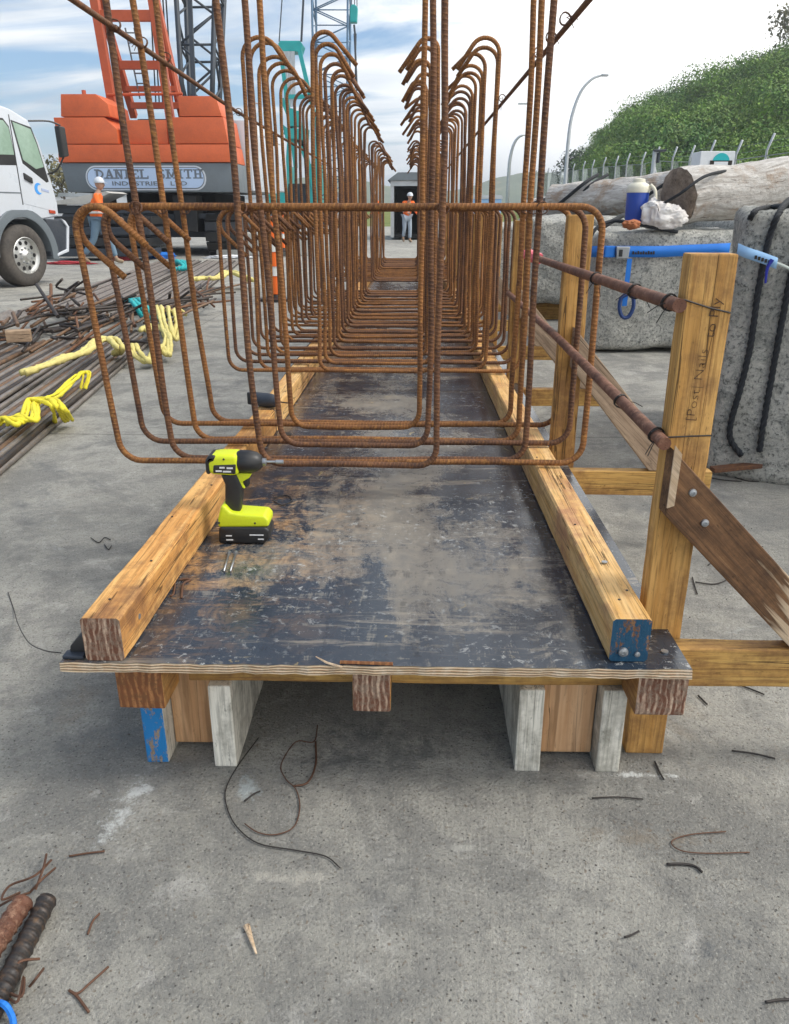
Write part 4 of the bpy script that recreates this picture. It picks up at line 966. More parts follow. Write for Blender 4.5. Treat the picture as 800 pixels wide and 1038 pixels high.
# ratchet strap
def ribbon(name, pts, w, t, mat, parent=None, n=4):
    P = curve(pts, n); b = MB(); k = len(P)
    for i, p in enumerate(P):
        for dz in (-w/2, w/2):
            for dy in (0, t): b.v.append(p+Vector((0, dy, dz)))
    for i in range(k-1):
        a = i*4; c = a+4
        for q in ((0, 1, 5, 4), (2, 6, 7, 3), (0, 4, 6, 2), (1, 3, 7, 5)): b.face([a+x for x in q])
    b.face((0, 2, 3, 1)); b.face((a+4, a+5, a+7, a+6)); return b.build(name, mat, parent, True)
YS = 6.50
stp = empty('ratchet_strap', at(625, 255, YS), 'bright blue ratchet strap round the middle stone block', 'strap')
ribbon('webbing', [at(600, 255, YS+.12), at(612, 255, YS), at(640, 255, YS), at(670, 255, YS), at(692, 254, YS), at(740, 252, YS+.02)], .085, .006, STRAPB, stp)
MB().prism([(at(624, 256, YS).x, at(0, 261, YS).z), (at(636, 256, YS).x, at(0, 261, YS).z), (at(637, 256, YS).x, at(0, 249, YS).z), (at(623, 256, YS).x, at(0, 249, YS).z)], YS-.05, YS-.005).build('ratchet', ZINC, stp, False, .006)
MB().prism([(at(626, 256, YS).x, at(0, 259, YS).z), (at(629.5, 256, YS).x, at(0, 259, YS).z), (at(629.5, 256, YS).x, at(0, 252, YS).z), (at(626, 256, YS).x, at(0, 252, YS).z)], YS-.056, YS-.049).build('slot', BLACKP, stp)
MB().box(at(613, 261, YS-.03), at(623, 249, YS-.005)).build('webbing_fold', STRAPB, stp, False, .01)
ribbon('tail', [at(638, 260, YS-.03), at(637.5, 275, YS-.04), at(636, 292, YS-.04)], .0, .005, STRAPB, stp) if False else None
b = MB(); b.prism([(at(635, 256, YS).x, at(0, 261, YS).z), (at(640, 256, YS).x, at(0, 261, YS).z), (at(639.5, 256, YS).x, at(0, 308, YS).z), (at(634.5, 256, YS).x, at(0, 308, YS).z)], YS-.05, YS-.045); b.build('tail', STRAPB, stp)
MB().tube(curve([at(x, y, YS-.05) for x, y in ((636, 298), (630, 302), (628, 312), (631, 321), (637, 321), (642, 312), (642, 302), (638, 298))], 5), .016, 6).build('tail_loop', paint('strap_dark', (.01, .04, .16), .7), stp)
b = MB()
for k in range(9):
    x = 641+k*2.6; h = (3.2, 2.2, 3.4, 2.6)[k % 4]; b.prism([(at(x, 256, YS).x, at(0, 257, YS).z), (at(x+1.9, 256, YS).x, at(0, 257, YS).z), (at(x+1.5, 256, YS).x, at(0, 257-h, YS).z), (at(x+.3, 256, YS).x, at(0, 257-h, YS).z)], YS-.009, YS-.001)
b.build('printed_marks', BLACKINK, stp)
st2 = empty('pale_strap', at(745, 250, 3.3), 'pale blue webbing strap across the nearest stone block', 'strap')
ribbon('webbing', [on(T1, x, y, .055, 3.3) for x, y in ((748, 252), (757, 256), (772, 261), (788, 267))], .042, .003, STRAPL, st2)
ribbon('webbing', [on(T1, x, y, .05, 3.3) for x, y in ((786, 266), (800, 272), (815, 282))], .012, .003, paint('strap_cream', (.62, .68, .62), .7), st2)
MB().tube(curve([on(T1, x, y, .06, 3.3) for x, y in ((783, 263), (778, 272), (776, 287))], 4), .008, 6, rf=lambda t: 1-.5*t).build('tie_tail', paint('indigo', (.01, .02, .30), .6), st2)
b = MB()
for k in range(5): p0 = on(T1, 765+k*3.4, 261+k*1.2, .058, 3.27); b.box(p0+Vector((0, -.003, -.006)), p0+Vector((.009, .0, .008)))
b.build('printed_marks', BLACKINK, st2)
p = at(763, 243.5, 6.2)
# cooler jug
CY = 6.75; cj = empty('water_jug', at(644, 222, CY), 'blue water jug with cream lid on the middle stone block', 'water jug')
c = at(644, 223, CY); c.z -= .02; b = MB(); b.lathe([(.070, 0), (.082, .01), (.087, .22), (.084, .235)], c, 'z', 24); b.build('body', BLUEC, cj, 40)
b = MB(); b.lathe([(.089, .225), (.091, .26), (.078, .285), (.05, .30), (.045, .325), (.02, .33)], c, 'z', 24); b.build('lid', CREAM, cj, 40)
b = MB(); b.tube(curve([c+Vector((.08, -.05, .28)), c+Vector((.11, -.08, .24)), c+Vector((.12, -.09, .17))], 4), .014, 8); b.build('handle', CREAM, cj, True)
# plastic bag
def blob(name, c, s, amp, sc, seed, mat, parent=None, cuts=22, fn=None):
    bm = bmesh.new(); bmesh.ops.create_icosphere(bm, subdivisions=5, radius=1)
    for v in bm.verts:
        n = v.co.normalized(); h = 1+amp*mn.noise(n*sc+Vector((seed,)*3))+amp*.45*abs(mn.noise(n*sc*2.7+Vector((seed,)*3)))*2
        q = Vector((n.x*s[0]*h, n.y*s[1]*h, n.z*s[2]*h)); 
        if fn: q = fn(q)
        v.co = q+Vector(c)
    me = bpy.data.meshes.new(name); bm.to_mesh(me); bm.free(); me.materials.append(mat); me.polygons.foreach_set('use_smooth', [True]*len(me.polygons))
    o = bpy.data.objects.new(name, me); COL.objects.link(o)
    if parent is not None: par(o, parent)
    return o
c = at(673, 220, 6.6); 
tag(blob('plastic_bag', c, (.17, .11, .10), .22, 2.2, 3, BAG, fn=lambda q: Vector((q.x, q.y, max(q.z, -.09)+(.05 if q.x < -.08 and q.z > 0 else 0)))), 'crumpled white plastic bag of rubbish on the middle stone block', 'bag')
c = at(640, 229, 6.5); tag(blob('terracotta_lump', c+Vector((0, 0, .01)), (.065, .045, .035), .25, 2, 5, paint('terracotta', (.38, .13, .05), .8)), 'small reddish-brown lump in front of the blue jug', 'lump')
# rusty flat bar on ground right
o = MB().bar(atz(722, 476, .06)+Vector((0, 0, 0)), atz(722, 476, .06)+Vector((.72, .10, .045)), .045, .02).build('rusty_flat_bar', R_DK, None, False, .003)
tag(o, 'rusty flat steel bar lying at the foot of the nearest stone block', 'steel bar')
for i, (px, py) in enumerate(((712, 486), (745, 488))):
    bent('wire_offcut', [g(px, py-4), g(px+18, py), g(px+40, py+2-4*i)], .002, WIREB, ('thin wire curling under the rusty flat bar', 'thin wire right of the rusty flat bar')[i])

# ------------------------------------------------------------------ fence, lamps, sign box, cctv
fe = empty('security_fence', (10, 20, 0), 'galvanised mesh security fence with cranked posts along the foot of the hill', 'fence')
FA = Vector((7.5, 12.0, .0)); FB = Vector((7.6, 52, .0))
def fpt(px, Y): q = at(px, 214, Y); return Vector((q.x, Y, 0))
FP = [fpt(960, 12), fpt(860, 14.), fpt(800, 16.), fpt(768, 17.5), fpt(738, 19.3), fpt(712, 21.2), fpt(693, 23.3), fpt(676, 25.6), fpt(659, 28), fpt(646, 30.5), fpt(631, 33.5), fpt(620, 36.6), fpt(608, 40.), fpt(597, 44.), fpt(588, 48.5), fpt(578, 54), fpt(566, 61), fpt(553, 70), fpt(541, 80), fpt(528, 93)]
zt = [1.11+(214-y)/787*P.y*1.07 for y, P in zip((135, 142, 148, 153, 158, 158, 162, 163, 163, 167, 168, 170, 171, 173, 174, 176, 177, 179, 181, 183), FP)]
for k, (P, h) in enumerate(zip(FP, zt)):
    b = MB(); b.tube([P, P+Vector((0, 0, h-.3)), P+Vector((.05, -.12, h))], .017+.0004*P.y, 6)
    if k in (5, 8): b.tube([P+Vector((0, 0, h-.6)), P+Vector((.5, -.5, 0))], .03, 6)
    b.build('post', GALV, fe, True)
b = MB()
for k in range(len(FP)-1):
    A, B = FP[k], FP[k+1]; h0, h1 = zt[k]-.4, zt[k+1]-.4; L = (B-A).length; n = int(L/.14)
    def pt(s, z): return A.lerp(B, s)+Vector((0, 0, (h0+(h1-h0)*s)*z))
    for i in range(-6, n):
        for sg in (1, -1):
            s0 = i/n; s1 = (i+h0/.14*1.0)/n
            z0, z1 = 0, 1
            a_, b_ = s0, s1
            if a_ < 0: z0 = -a_/(b_-a_); a_ = 0
            if b_ > 1: z1 = z0+(1-z0)*(1-a_)/(b_-a_) if b_ > a_ else 1; b_ = 1
            if a_ >= 1: continue
            if sg == 1: b.tube([pt(a_, z0), pt(b_, z1)], .005, 3, cap=False)
            else: b.tube([pt(1-a_, z0), pt(1-b_, z1)], .005, 3, cap=False)
    for z in (1.,): b.tube([pt(0, z), pt(1, z)], .010, 4)
    for z in (.14, .28):
        b.tube([A+Vector((.04+z*.25, -.02, h0+z)), B+Vector((.04+z*.25, -.02, h1+z))], .004, 3)
b.build('wire_mesh', paint('mesh_wire', (.16, .19, .20), .5, .5, .2), fe)
def lamp(px0, Y, ytop, pxtip, label):
    base = at(px0, 214, Y); base.z = 0; tip = at(pxtip, ytop, Y); H = tip.z; dx = tip.x-base.x
    e = empty('street_lamp', base, label, 'street lamp', 'curved street lamps behind the fence')
    P = [base, base+Vector((0, 0, H*.35)), base+Vector((0, 0, H*.6)), base+Vector((dx*.06, 0, H*.76)), base+Vector((dx*.28, 0, H*.9)), base+Vector((dx*.6, 0, H*.975)), base+Vector((dx*.92, 0, H))]
    MB().tube(curve(P, 6), .10*Y/40, 8, rf=lambda t: 1-.55*t).build('pole', GALV, e, True)
    MB().box(tip+Vector((-.10*dx, -.12, -.05)), tip+Vector((.12*dx, .12, .05))).build('lamp_head', GALV, e, True, .03)
lamp(571, 40, 76, 613, 'tallest curved street lamp behind the stone blocks')
lamp(514, 85, 137, 531, 'farther street lamp left of the right upright bars')
lp = at(530, 214, 100); lp.z = 0; e = empty('street_lamp', lp, 'farthest street lamp, straight pole beside the right upright bars', 'street lamp', 'curved street lamps behind the fence')
MB().cyl(lp, lp+Vector((0, 0, 12.6)), .12, 8, .07).build('pole', GALV, e); MB().box(lp+Vector((-1.2, -.2, 12.5)), lp+Vector((.2, .2, 12.65))).build('lamp_head', GALV, e)
# white sign box
sb = empty('sign_board', at(726, 200, 12.5), 'white site sign with teal disc and black banner before the hill', 'sign'); sb.location.z = 0
a = at(711, 179, 12.5); c = at(746, 153, 12.5)
MB().box((a.x-.05, 12.5, .7), (c.x, 12.9, c.z)).build('panel', WHITEB, sb, False, .01)
MB().box((a.x-.07, 12.6, 0), (a.x-.0, 12.7, .75)).build('leg', GALV, sb); MB().box((c.x-.15, 12.6, 0), (c.x-.07, 12.7, .75)).build('leg', GALV, sb)
x0 = at(731, 163, 12.5).x; z0 = at(731, 163, 12.5).z
TEALS = paint('teal_logo', (.0, .42, .45), .5, 0, .05)
MB().prism(arc(x0, z0-.02, .125, 10, 170, 16), 12.492, 12.499).build('logo_disc', TEALS, sb)
MB().prism([(x0-.16, z0-.10), (x0+.16, z0-.10), (x0+.16, z0+.005), (x0-.16, z0+.005)], 12.488, 12.4915).build('logo_banner', BLACKINK, sb)
MB().prism([(x0-.10, z0-.085), (x0+.10, z0-.085), (x0+.10, z0-.01), (x0-.10, z0-.01)], 12.484, 12.4875).build('logo_band', WHITEB, sb)
MB().prism(arc(x0, z0-.09, .10, 190, 350, 12), 12.488, 12.499).build('logo_disc', TEALS, sb)
cc = empty('camera_mast', at(666, 200, 14), 'grey mast with a small flat hood behind the logs', 'mast'); cc.location.z = 0; q = at(668, 153, 14)
MB().cyl((q.x-.06, 14, 0), (q.x-.06, 14, q.z), .035, 10).build('pole', GALV, cc); MB().box((q.x-.09, 13.9, q.z-.012), (q.x+.10, 14.05, q.z+.02)).build('hood', STEELD, cc, False, .01)
MB().box((q.x-.02, 13.95, q.z-.18), (q.x+.02, 14.02, q.z-.02)).build('camera_body', STEELD, cc, False, .01)
# ------------------------------------------------------------------ truck (local: x forward, y left, z up; right side at y=0)
PHI = R(73)
tk = empty('truck', (-6.05, 12.6, 0), 'white flat-fronted truck cab with dark wheel arches at the left edge', 'truck')
tk.rotation_euler = (0, 0, PHI)
MT = Matrix.Translation((-6.05, 12.6, 0)) @ Matrix.Rotation(PHI, 4, 'Z')
def tprism(name, poly, y0, y1, mat, parent=tk, bev=0.):
    return MB().prism(poly, y0, y1).build(name, mat, parent, 35 if bev else False, bev, 3, M=MT)
tprism('cab', [(-1.35, 2.60), (-.2, 2.60), (.22, 2.53), (.55, 2.42), (.72, 2.12), (.86, 1.64), (.94, 1.24), (.93, 1.03), (.5, .98), (-.45, 1.02), (-1.35, 1.02)], 0, 2.3, WHITEP, tk, .05)
tprism('side_window', [(.20, 2.36), (.56, 2.29), (.645, 2.08), (.73, 1.76), (.55, 1.72), (.30, 1.84)], -.012, .03, GLASSG, tk, .01)
tprism('window_seal', [(.17, 2.385), (.585, 2.315), (.67, 2.08), (.80, 1.55), (.74, 1.53), (.28, 1.79)], -.007, .03, BLACKP, tk, .01)
tprism('rear_window', [(-.34, 2.36), (.02, 2.36), (.11, 2.27), (.135, 1.90), (-.34, 1.88)], -.012, .03, GLASSG, tk, .01)
tprism('window_seal', [(-.37, 2.39), (.03, 2.39), (.125, 2.29), (.16, 1.76), (-.37, 1.74)], -.007, .03, BLACKP, tk, .01)
tprism('door', [(.165, 2.45), (.5, 2.36), (.80, 1.5), (.86, 1.1), (.17, 1.22)], -.004, .02, WHITEP, tk, .004)
tprism('door_seam', [(.150, 2.45), (.163, 2.45), (.163, 1.20), (.150, 1.20)], -.0045, .02, BLACKP)
tprism('door_handle', [(.26, 1.66), (.42, 1.59), (.42, 1.51), (.26, 1.57)], -.03, .01, BLACKP, tk, .01)
tprism('body_seam', [(-1.3, 1.38), (.16, 1.38), (.16, 1.365), (-1.3, 1.365)], -.006, .01, GREYP)
LG = paint('logo_blue', (.05, .30, .75), .4, 0, .05)
tprism('door_logo', arc(.54, 1.44, .085, 60, 300, 14)+arc(.575, 1.44, .06, 290, 70, 12), -.009, -.004, LG)
tprism('door_logo', [(.60, 1.45), (.76, 1.42), (.76, 1.385), (.60, 1.415)], -.009, -.004, paint('logo_grey', (.35, .42, .6), .5, 0, .05))
tprism('side_marker', [(.70, 1.13), (.83, 1.12), (.83, 1.07), (.70, 1.08)], -.02, .01, paint('red_lens', (.45, .05, .01), .3), tk, .004)
tprism('windscreen', [(.56, 2.40), (.74, 2.06), (.86, 1.62), (.875, 1.62), (.755, 2.07), (.575, 2.41)], .12, 2.18, GLASSD)
arch = arc(.06, .46, .70, -8, 180, 22)+arc(.06, .46, .56, 180, -8, 22)
arch = [(x, min(z, 1.13)) for x, z in arch]
tprism('wheel_arch', arch, -.03, .45, GREYP, tk, .012)
tprism('bumper', [(.58, 1.0), (.95, .98), (1.06, .88), (.98, .50), (.60, .42), (.66, .7)], -.01, 2.31, DKBLUE, tk, .03)
tprism('bumper_edge', [(.93, 1.0), (1.02, .96), (1.09, .87), (1.0, .48), (.72, .42), (.72, .46), (.96, .52), (1.04, .87), (.99, .92)], -.035, .12, WHITEP, tk, .01)
tprism('step_panel', [(-1.4, 1.1), (-.66, 1.1), (-.60, .9), (-.62, .40), (-1.4, .36)], -.04, .5, DKBLUE, tk, .03)
for z in (.55, .8): tprism('step_tread', [(-1.2, z), (-.68, z), (-.68, z-.04), (-1.2, z-.04)], -.07, .1, BLACKP, tk, .01)
b = MB(); b.prism([(.90, 2.36), (1.04, 2.35), (1.05, 1.93), (.91, 1.90)], -.27, -.16); b.build('mirror', BLACKP, tk, 35, .03, 3, M=MT)
b = MB(); b.tube(curve([(.55, -.0, 2.40), (.85, -.12, 2.42), (1.0, -.21, 2.37)], 4), .014, 6); b.tube(curve([(.80, 0, 1.66), (.88, -.12, 1.72), (.98, -.21, 1.92)], 4), .014, 6); b.build('mirror_arm', BLACKP, tk, M=MT)
MB().tube([(.05, .1, 2.58), (-.0, .08, 3.25)], .006, 5).build('aerial', BLACKP, tk, M=MT)
MB().box((-7, .45, .55), (-.2, .7, .85)).box((-7, 1.6, .55), (-.2, 1.85, .85)).build('chassis', BLACKP, tk, M=MT)
MB().box((-7.2, 0, 1.0), (-1.55, 2.3, 1.15)).build('tray', STEELD, tk, False, .01, M=MT)
def wheel(cx, y0, sgn=1):
    w = MB(); c = (cx, y0, .46); w.ringloft([(.27, .27), (.27, .01), (.29, -.005), (.36, -.012), (.43, .005), (.46, .04), (.46, .24), (.43, .275), (.3, .28), (.27, .27)], c, 'y', 40); wo = w.build('wheel', RUBBER, tk, 50, M=MT)
    b = MB(); b.lathe([(.268, .25), (.278, .0), (.268, -.006), (.258, .02), (.235, .045), (.15, .035), (.12, .03), (.085, -.005), (.05, -.035), (.01, -.035)], c, 'y', 32); b.build('rim', CHROME, wo, 40, M=MT)
    b = MB()
    for k in range(10):
        a = k*.628; p = Vector((cx+.195*math.cos(a), y0+.045, .46+.195*math.sin(a))); b.cyl(p, p+Vector((0, -.012+.02, 0)), .034, 10)
    b2 = MB()
    for k in range(10):
        a = k*.628; p = Vector((cx+.195*math.cos(a), y0+.045, .46+.195*math.sin(a))); MB().cyl(p, p+Vector((0, -.010, 0)), .032, 10).build('vent_hole', VOID, wo, M=MT)
    b3 = MB()
    for k in range(10):
        a = k*.628+.314; p = Vector((cx+.115*math.cos(a), y0+.045, .46+.115*math.sin(a))); b3.cyl(p, p+Vector((0, -.05, 0)), .013, 6)
    b3.build('wheel_nuts', ZINC, wo, M=MT)
wheel(.06, -.01); wheel(-4.2, 0.0)
MB().lathe([(.3, 0), (.46, .03), (.46, .25), (.3, .28)], (.06, 2.0, .46), 'y', 24).build('wheel', RUBBER, tk, 50, M=MT)
MB().lathe([(.3, 0), (.46, .03), (.46, .25), (.3, .28)], (-4.2, 2.0, .46), 'y', 24).build('wheel', RUBBER, tk, 50, M=MT)
# ------------------------------------------------------------------ orange crawler crane
cr = empty('crawler_crane', (-6.7, 23.5, 0), 'orange crawler crane seen from behind with stacked counterweights and lettered grey panel', 'crane')
def cp(name, poly, y0, y1, mat, bev=.014, parent=cr, lab=None):
    o = MB().prism(poly, y0, y1).build(name, mat, parent, 35 if bev else False, bev, 2)
    if lab: o['label'] = lab
    return o
cp('counterweight', [(-8.78, 2.645), (-4.53, 2.645), (-4.47, 2.245), (-8.82, 2.245)], 21.0, 22.6, ORANGE, lab='long bottom counterweight slab')
cp('counterweight', [(-8.80, 3.25), (-7.55, 3.25), (-7.27, 2.99), (-7.27, 2.665), (-8.77, 2.665)], 21.02, 22.6, ORANGE)
cp('counterweight', [(-5.90, 3.25), (-4.63, 3.25), (-4.54, 2.665), (-5.95, 2.665)], 21.02, 22.6, ORANGE)
cp('counterweight', [(-7.16, 3.20), (-6.06, 3.20), (-6.06, 2.665), (-7.16, 2.665)], 21.12, 22.6, ORANGE)
cp('counterweight', [(-8.62, 3.27), (-8.55, 3.76), (-7.70, 3.76), (-7.43, 3.55), (-7.40, 3.27)], 21.04, 22.5, ORANGE)
cp('counterweight', [(-5.70, 3.27), (-5.69, 3.71), (-4.78, 3.71), (-4.66, 3.27)], 21.04, 22.5, ORANGE)
MB().cyl((-8.15, 21.5, 3.76), (-8.15, 21.5, 3.9), .05, 10).build('lifting_eye', ORANGED, cr)
rp_ = cp('rear_panel', [(-8.80, 2.23), (-4.45, 2.23), (-4.42, 1.56), (-8.70, 1.56)], 21.05, 22.6, GREYP)
# lettered sign
sx0, sx1, sz0, sz1 = -8.20, -5.17, 1.60, 2.17
def rrect(x0, z0, x1, z1, r, n=8): return arc(x0+r, z0+r, r, 180, 270, n)+arc(x1-r, z0+r, r, 270, 360, n)+arc(x1-r, z1-r, r, 0, 90, n)+arc(x0+r, z1-r, r, 90, 180, n)
cp('sign_plate', rrect(sx0, sz0, sx1, sz1, .27), 21.03, 21.049, WHITEP, 0, rp_)
cp('sign_plate', rrect(sx0+.035, sz0+.035, sx1-.035, sz1-.035, .235), 21.022, 21.029, SIGNL, 0, rp_)
cp('sign_plate', rrect(sx0+.055, sz0+.055, sx1-.055, sz1-.055, .215), 21.014, 21.021, SIGNB, 0, rp_)
def slab(mb, ch, x, z, w, h, t=.052, y0=21.004, y1=21.013):
    sf = t*.55; se = t*1.25
    def bar(x0, z0, x1, z1, th=t):
        d = Vector((x1-x0, z1-z0)); L = d.length; d /= L; n = Vector((-d.y, d.x))*th/2
        mb.prism([(x0-n.x, z0-n.y), (x1-n.x, z1-n.y), (x1+n.x, z1+n.y), (x0+n.x, z0+n.y)], y0+mb.dz, y1); mb.dz += .0001
    def serif(cx, cz): bar(cx-se, cz, cx+se, cz, sf)
    lo, hi = z+sf/2, z+h-sf/2
    def vs(cx): bar(cx, z, cx, z+h); serif(cx, lo); serif(cx, hi)
    if ch == 'D':
        vs(x+t*.9); a = [(x+t*.9+(w-t*1.4)*math.cos(R(q)), z+h/2+(h/2-t*.3)*math.sin(R(q))) for q in range(-90, 91, 15)]
        for p, q in zip(a, a[1:]): bar(*p, *q, t*.8)
    if ch == 'A': bar(x+t*.6, z, x+w/2, z+h, t*.6); bar(x+w/2, z+h, x+w-t*.6, z, t); bar(x+w*.25, z+h*.36, x+w*.75, z+h*.36, sf); serif(x+t*.7, lo); serif(x+w-t*.7, lo)
    if ch == 'N': vs(x+t*.8); bar(x+t*.8, z+h, x+w-t*.8, z, t); bar(x+w-t*.8, z, x+w-t*.8, z+h, t*.7); serif(x+w-t*.8, hi)
    if ch == 'I': vs(x+w/2)
    if ch in 'EL':
        vs(x+t*.9); bar(x+t*.9, lo, x+w, lo, sf*1.2); bar(x+w-sf/2, lo, x+w-sf/2, lo+h*.25, sf)
        if ch == 'E': bar(x+t*.9, hi, x+w, hi, sf*1.2); bar(x+w-sf/2, hi, x+w-sf/2, hi-h*.25, sf); bar(x+t*.9, z+h/2, x+w*.75, z+h/2, sf)
    if ch == 'T': vs(x+w/2); bar(x, hi, x+w, hi, sf*1.2); bar(x+sf/2, hi, x+sf/2, hi-h*.25, sf); bar(x+w-sf/2, hi, x+w-sf/2, hi-h*.25, sf)
    if ch == 'H': vs(x+t*.9); vs(x+w-t*.9); bar(x+t, z+h/2, x+w-t, z+h/2, sf)
    if ch == 'M': vs(x+t*.8); vs(x+w-t*.8); bar(x+t*.8, z+h, x+w/2, z+h*.15, t*.7); bar(x+w/2, z+h*.15, x+w-t*.8, z+h, t)
    if ch == 'S':
        a = [(x+w*.5+w*.36*math.cos(R(q)), z+h*.74+h*.22*math.sin(R(q))) for q in range(30, 271, 20)]+[(x+w*.5+w*.38*math.cos(R(q)), z+h*.27+h*.24*math.sin(R(q))) for q in range(80, -151, -20)]
        for p, q in zip(a, a[1:]): bar(*p, *q, t*.85)
        bar(x+w*.84, z+h*.78, x+w*.84, hi, sf); bar(x+w*.16, lo, x+w*.16, z+h*.25, sf)
mb = MB(); mb.dz = 0; x = -7.94
for ch in 'DANIEL SMITH':
    w = {'I': .12, ' ': .15, 'M': .27}.get(ch, .215)
    if ch != ' ': slab(mb, ch, x, 1.87, w, .215)
    x += w+.028
mb.build('sign_lettering', SIGNL, rp_)
text_mesh('INDUSTRIES', .135, .002, 'sign_lettering', SIGNL, face_cam((-6.92, 21.008, 1.755)), rp_, .002, 1.75)
text_mesh('LTD', .135, .002, 'sign_lettering', SIGNL, face_cam((-5.86, 21.008, 1.755)), rp_, .002, 1.75)
# house, cab side, undercarriage
cp('engine_house', [(-8.3, 1.6), (-4.75, 1.6), (-4.75, 3.0), (-8.3, 3.0)], 22.65, 27.2, GREYP, .04)
cp('side_housing', [(-4.74, 1.62), (-4.30, 1.62), (-4.30, 3.35), (-4.74, 3.35)], 22.7, 26.5, WHITEP, .04)
MB().prism([(-4.73, 1.7), (-4.2, 1.7), (-4.2, 3.3), (-4.73, 3.3)], 26.6, 28.2).build('driver_cab', WHITEP, cr, 35, .05)
b = MB(); b.tube(curve([(-4.35, 22.8, 2.7), (-4.35, 22.8, 3.65), (-4.1, 22.8, 3.75), (-4.05, 22.8, 3.6), (-4.05, 22.8, 2.7)], 4), .022, 6); b.tube([(-4.05, 22.8, 3.0), (-4.05, 26, 3.0)], .02, 6); b.build('handrail', GALV, cr)
b = MB(); b.box((-4.13, 24.4, 2.85), (-3.93, 24.5, 3.15)); b.build('mirror', BLACKP, cr, False, .02)
MB().tube([(-4.3, 24.45, 3.1), (-4.0, 24.45, 3.12)], .015, 6).build('mirror_arm', BLACKP, cr)
cp('slew_ring', [(-7.7, 1.05), (-5.3, 1.05), (-5.3, 1.56), (-7.7, 1.56)], 22.4, 26.4, VOID, .02)
cp('carbody', [(-8.6, .45), (-4.9, .45), (-4.9, 1.05), (-8.6, 1.05)], 22.2, 26.8, STEELD, .04)
for sx in (-9.15, -5.35):
    tr = MB(); P = [(x, z) for x, z in arc(27.6, .55, .5, -90, 90, 8)+arc(20.9+1.1, .55, .5, 90, 270, 8)]
    tr.prism([(a, b_) for a, b_ in P], sx, sx+.85, f=lambda x, y, z: (y, x, z)); to = tr.build('track_frame', STEELD, cr, False, .02)
    sh = MB(); L = 0
    for k in range(58):
        t = k/58; per = 2*5.6+2*math.pi*.52; s = t*per
        if s < 5.6: c, a = (22+s, .035+.0), -90
        elif s < 5.6+math.pi*.52: a = -90+math.degrees((s-5.6)/.52); c = (27.6+.52*math.cos(R(a)), .555+.52*math.sin(R(a)))
        elif s < 11.2+math.pi*.52: c, a = (27.6-(s-5.6-math.pi*.52), 1.075), 90
        else: a = 90+math.degrees((s-11.2-math.pi*.52)/.52); c = (22+.52*math.cos(R(a)), .555+.52*math.sin(R(a)))
        M = Matrix.Translation((sx+.42, c[0], c[1])) @ Matrix.Rotation(R(a-90), 4, 'X'); sh.box((-.48, -.11, -.03), (.48, .11, .035), M=M)
    sh.build('track_shoes', BLACKP, to)
# rear deck clutter under the counterweight
MB().box((-8.5, 21.6, 1.05), (-7.9, 22.2, 1.5)).build('jack_box', BLACKP, cr, False, .02); MB().box((-6.2, 21.5, .6), (-5.6, 22.2, 1.5)).build('jack_box', BLACKP, cr, False, .02)
b = MB()
for x0, x1, z in ((-8.3, -7.6, 1.0), (-7.5, -5.2, .95)): b.bar((x0, 21.8, z), (x1, 21.8, z+.05), .12, .12)
b.build('step_beam', STEELD, cr)
# gantry
gy = 22.3
def gb(p, q, w, h, mat=ORANGED, name='gantry_leg'): return MB().bar(p, q, w, h).build(name, mat, cr, False, .01)
gl = gb(at(120, 142, gy), at(94, -12, gy), .20, .20); gr = gb(at(176, 142, gy), at(153, -12, gy), .20, .20)
gb(at(136, 118, 24.6), at(97, -14, gy+.25), .18, .2); gb(at(187, 125, 24.6), at(155, -10, gy+.25), .2, .2)
for y, w, Y, xa, xb in ((16, .24, gy, 101, 159), (66, .2, 23.1, 122, 174), (90, .13, 23.6, 128, 180), (107, .16, 24, 133, 186)):
    gb(at(xa, y, Y), at(xb, y, Y), .14, w, name='gantry_crossbar')
MB().tube([at(109, 96, gy-.15), at(185, 95, gy-.15)], .035, 8).build('gantry_rail', ORANGED, cr)
gb(at(185, 118, 22.2), at(160, 0, 22.2), .07, .10, ORANGED, 'gantry_strut')
b = MB()
for x0, x1 in ((128, 149), (137, 158)): b.tube([at(x0-1, 28, 23.2), at(x1-7, 100, 23.6)], .022, 5)
for k in range(7): t = (k+.5)/7; b.tube([at(127+14*t, 28+72*t, 23.2), at(136+14*t, 28+72*t, 23.2)], .018, 5)
b.build('ladder', GREYP, cr)
b = MB()
for k in range(6): b.tube([at(152+k*3.2, -5, 24), at(158+k*3.4, 104, 26.5)], .022, 5)
b.build('hoist_rope', STEELD, cr)
cp('winch', [(-7.5, 3.0), (-6.1, 3.0), (-6.1, 3.45), (-7.5, 3.45)], 23.4, 26, VOID, .02)
def lattice(p, q, w0, w1, d, bays, rc, rb, mat, parent, name='boom'):
    p = Vector(p); q = Vector(q); b = MB(); ax = (q-p).normalized(); X = ax.cross(Vector((0, 1, 0))).normalized(); Yv = X.cross(ax).normalized()
    def c(t, i): w = (w0+(w1-w0)*min(1, t*2.2)) if w0 != w1 else w0; dd = d*w/max(w0, w1); return p.lerp(q, t)+X*(w/2*(-1 if i in (0, 3) else 1))+Yv*(dd/2*(-1 if i < 2 else 1))
    for i in range(4): b.tube([c(t/12, i) for t in range(13)], rc, 6)
    for k in range(bays):
        t0, t1 = k/bays, (k+1)/bays
        for i in range(4):
            j = (i+1) % 4; b.tube([c(t0, i if k % 2 else j), c(t1, j if k % 2 else i)], rb, 5)
            if k % 2 == 0: b.tube([c(t0, i), c(t0, j)], rb, 5)
    return b.build(name, mat, parent, True)
lattice(at(204, 112, 28.5), at(200, -330, 33), .95, 1.5, 1.4, 15, .085, .04, STEELD, cr)
MB().bar(at(197, 104, 27.8), at(190, -60, 28.2), .12, .12).build('back_stop', STEELD, cr)
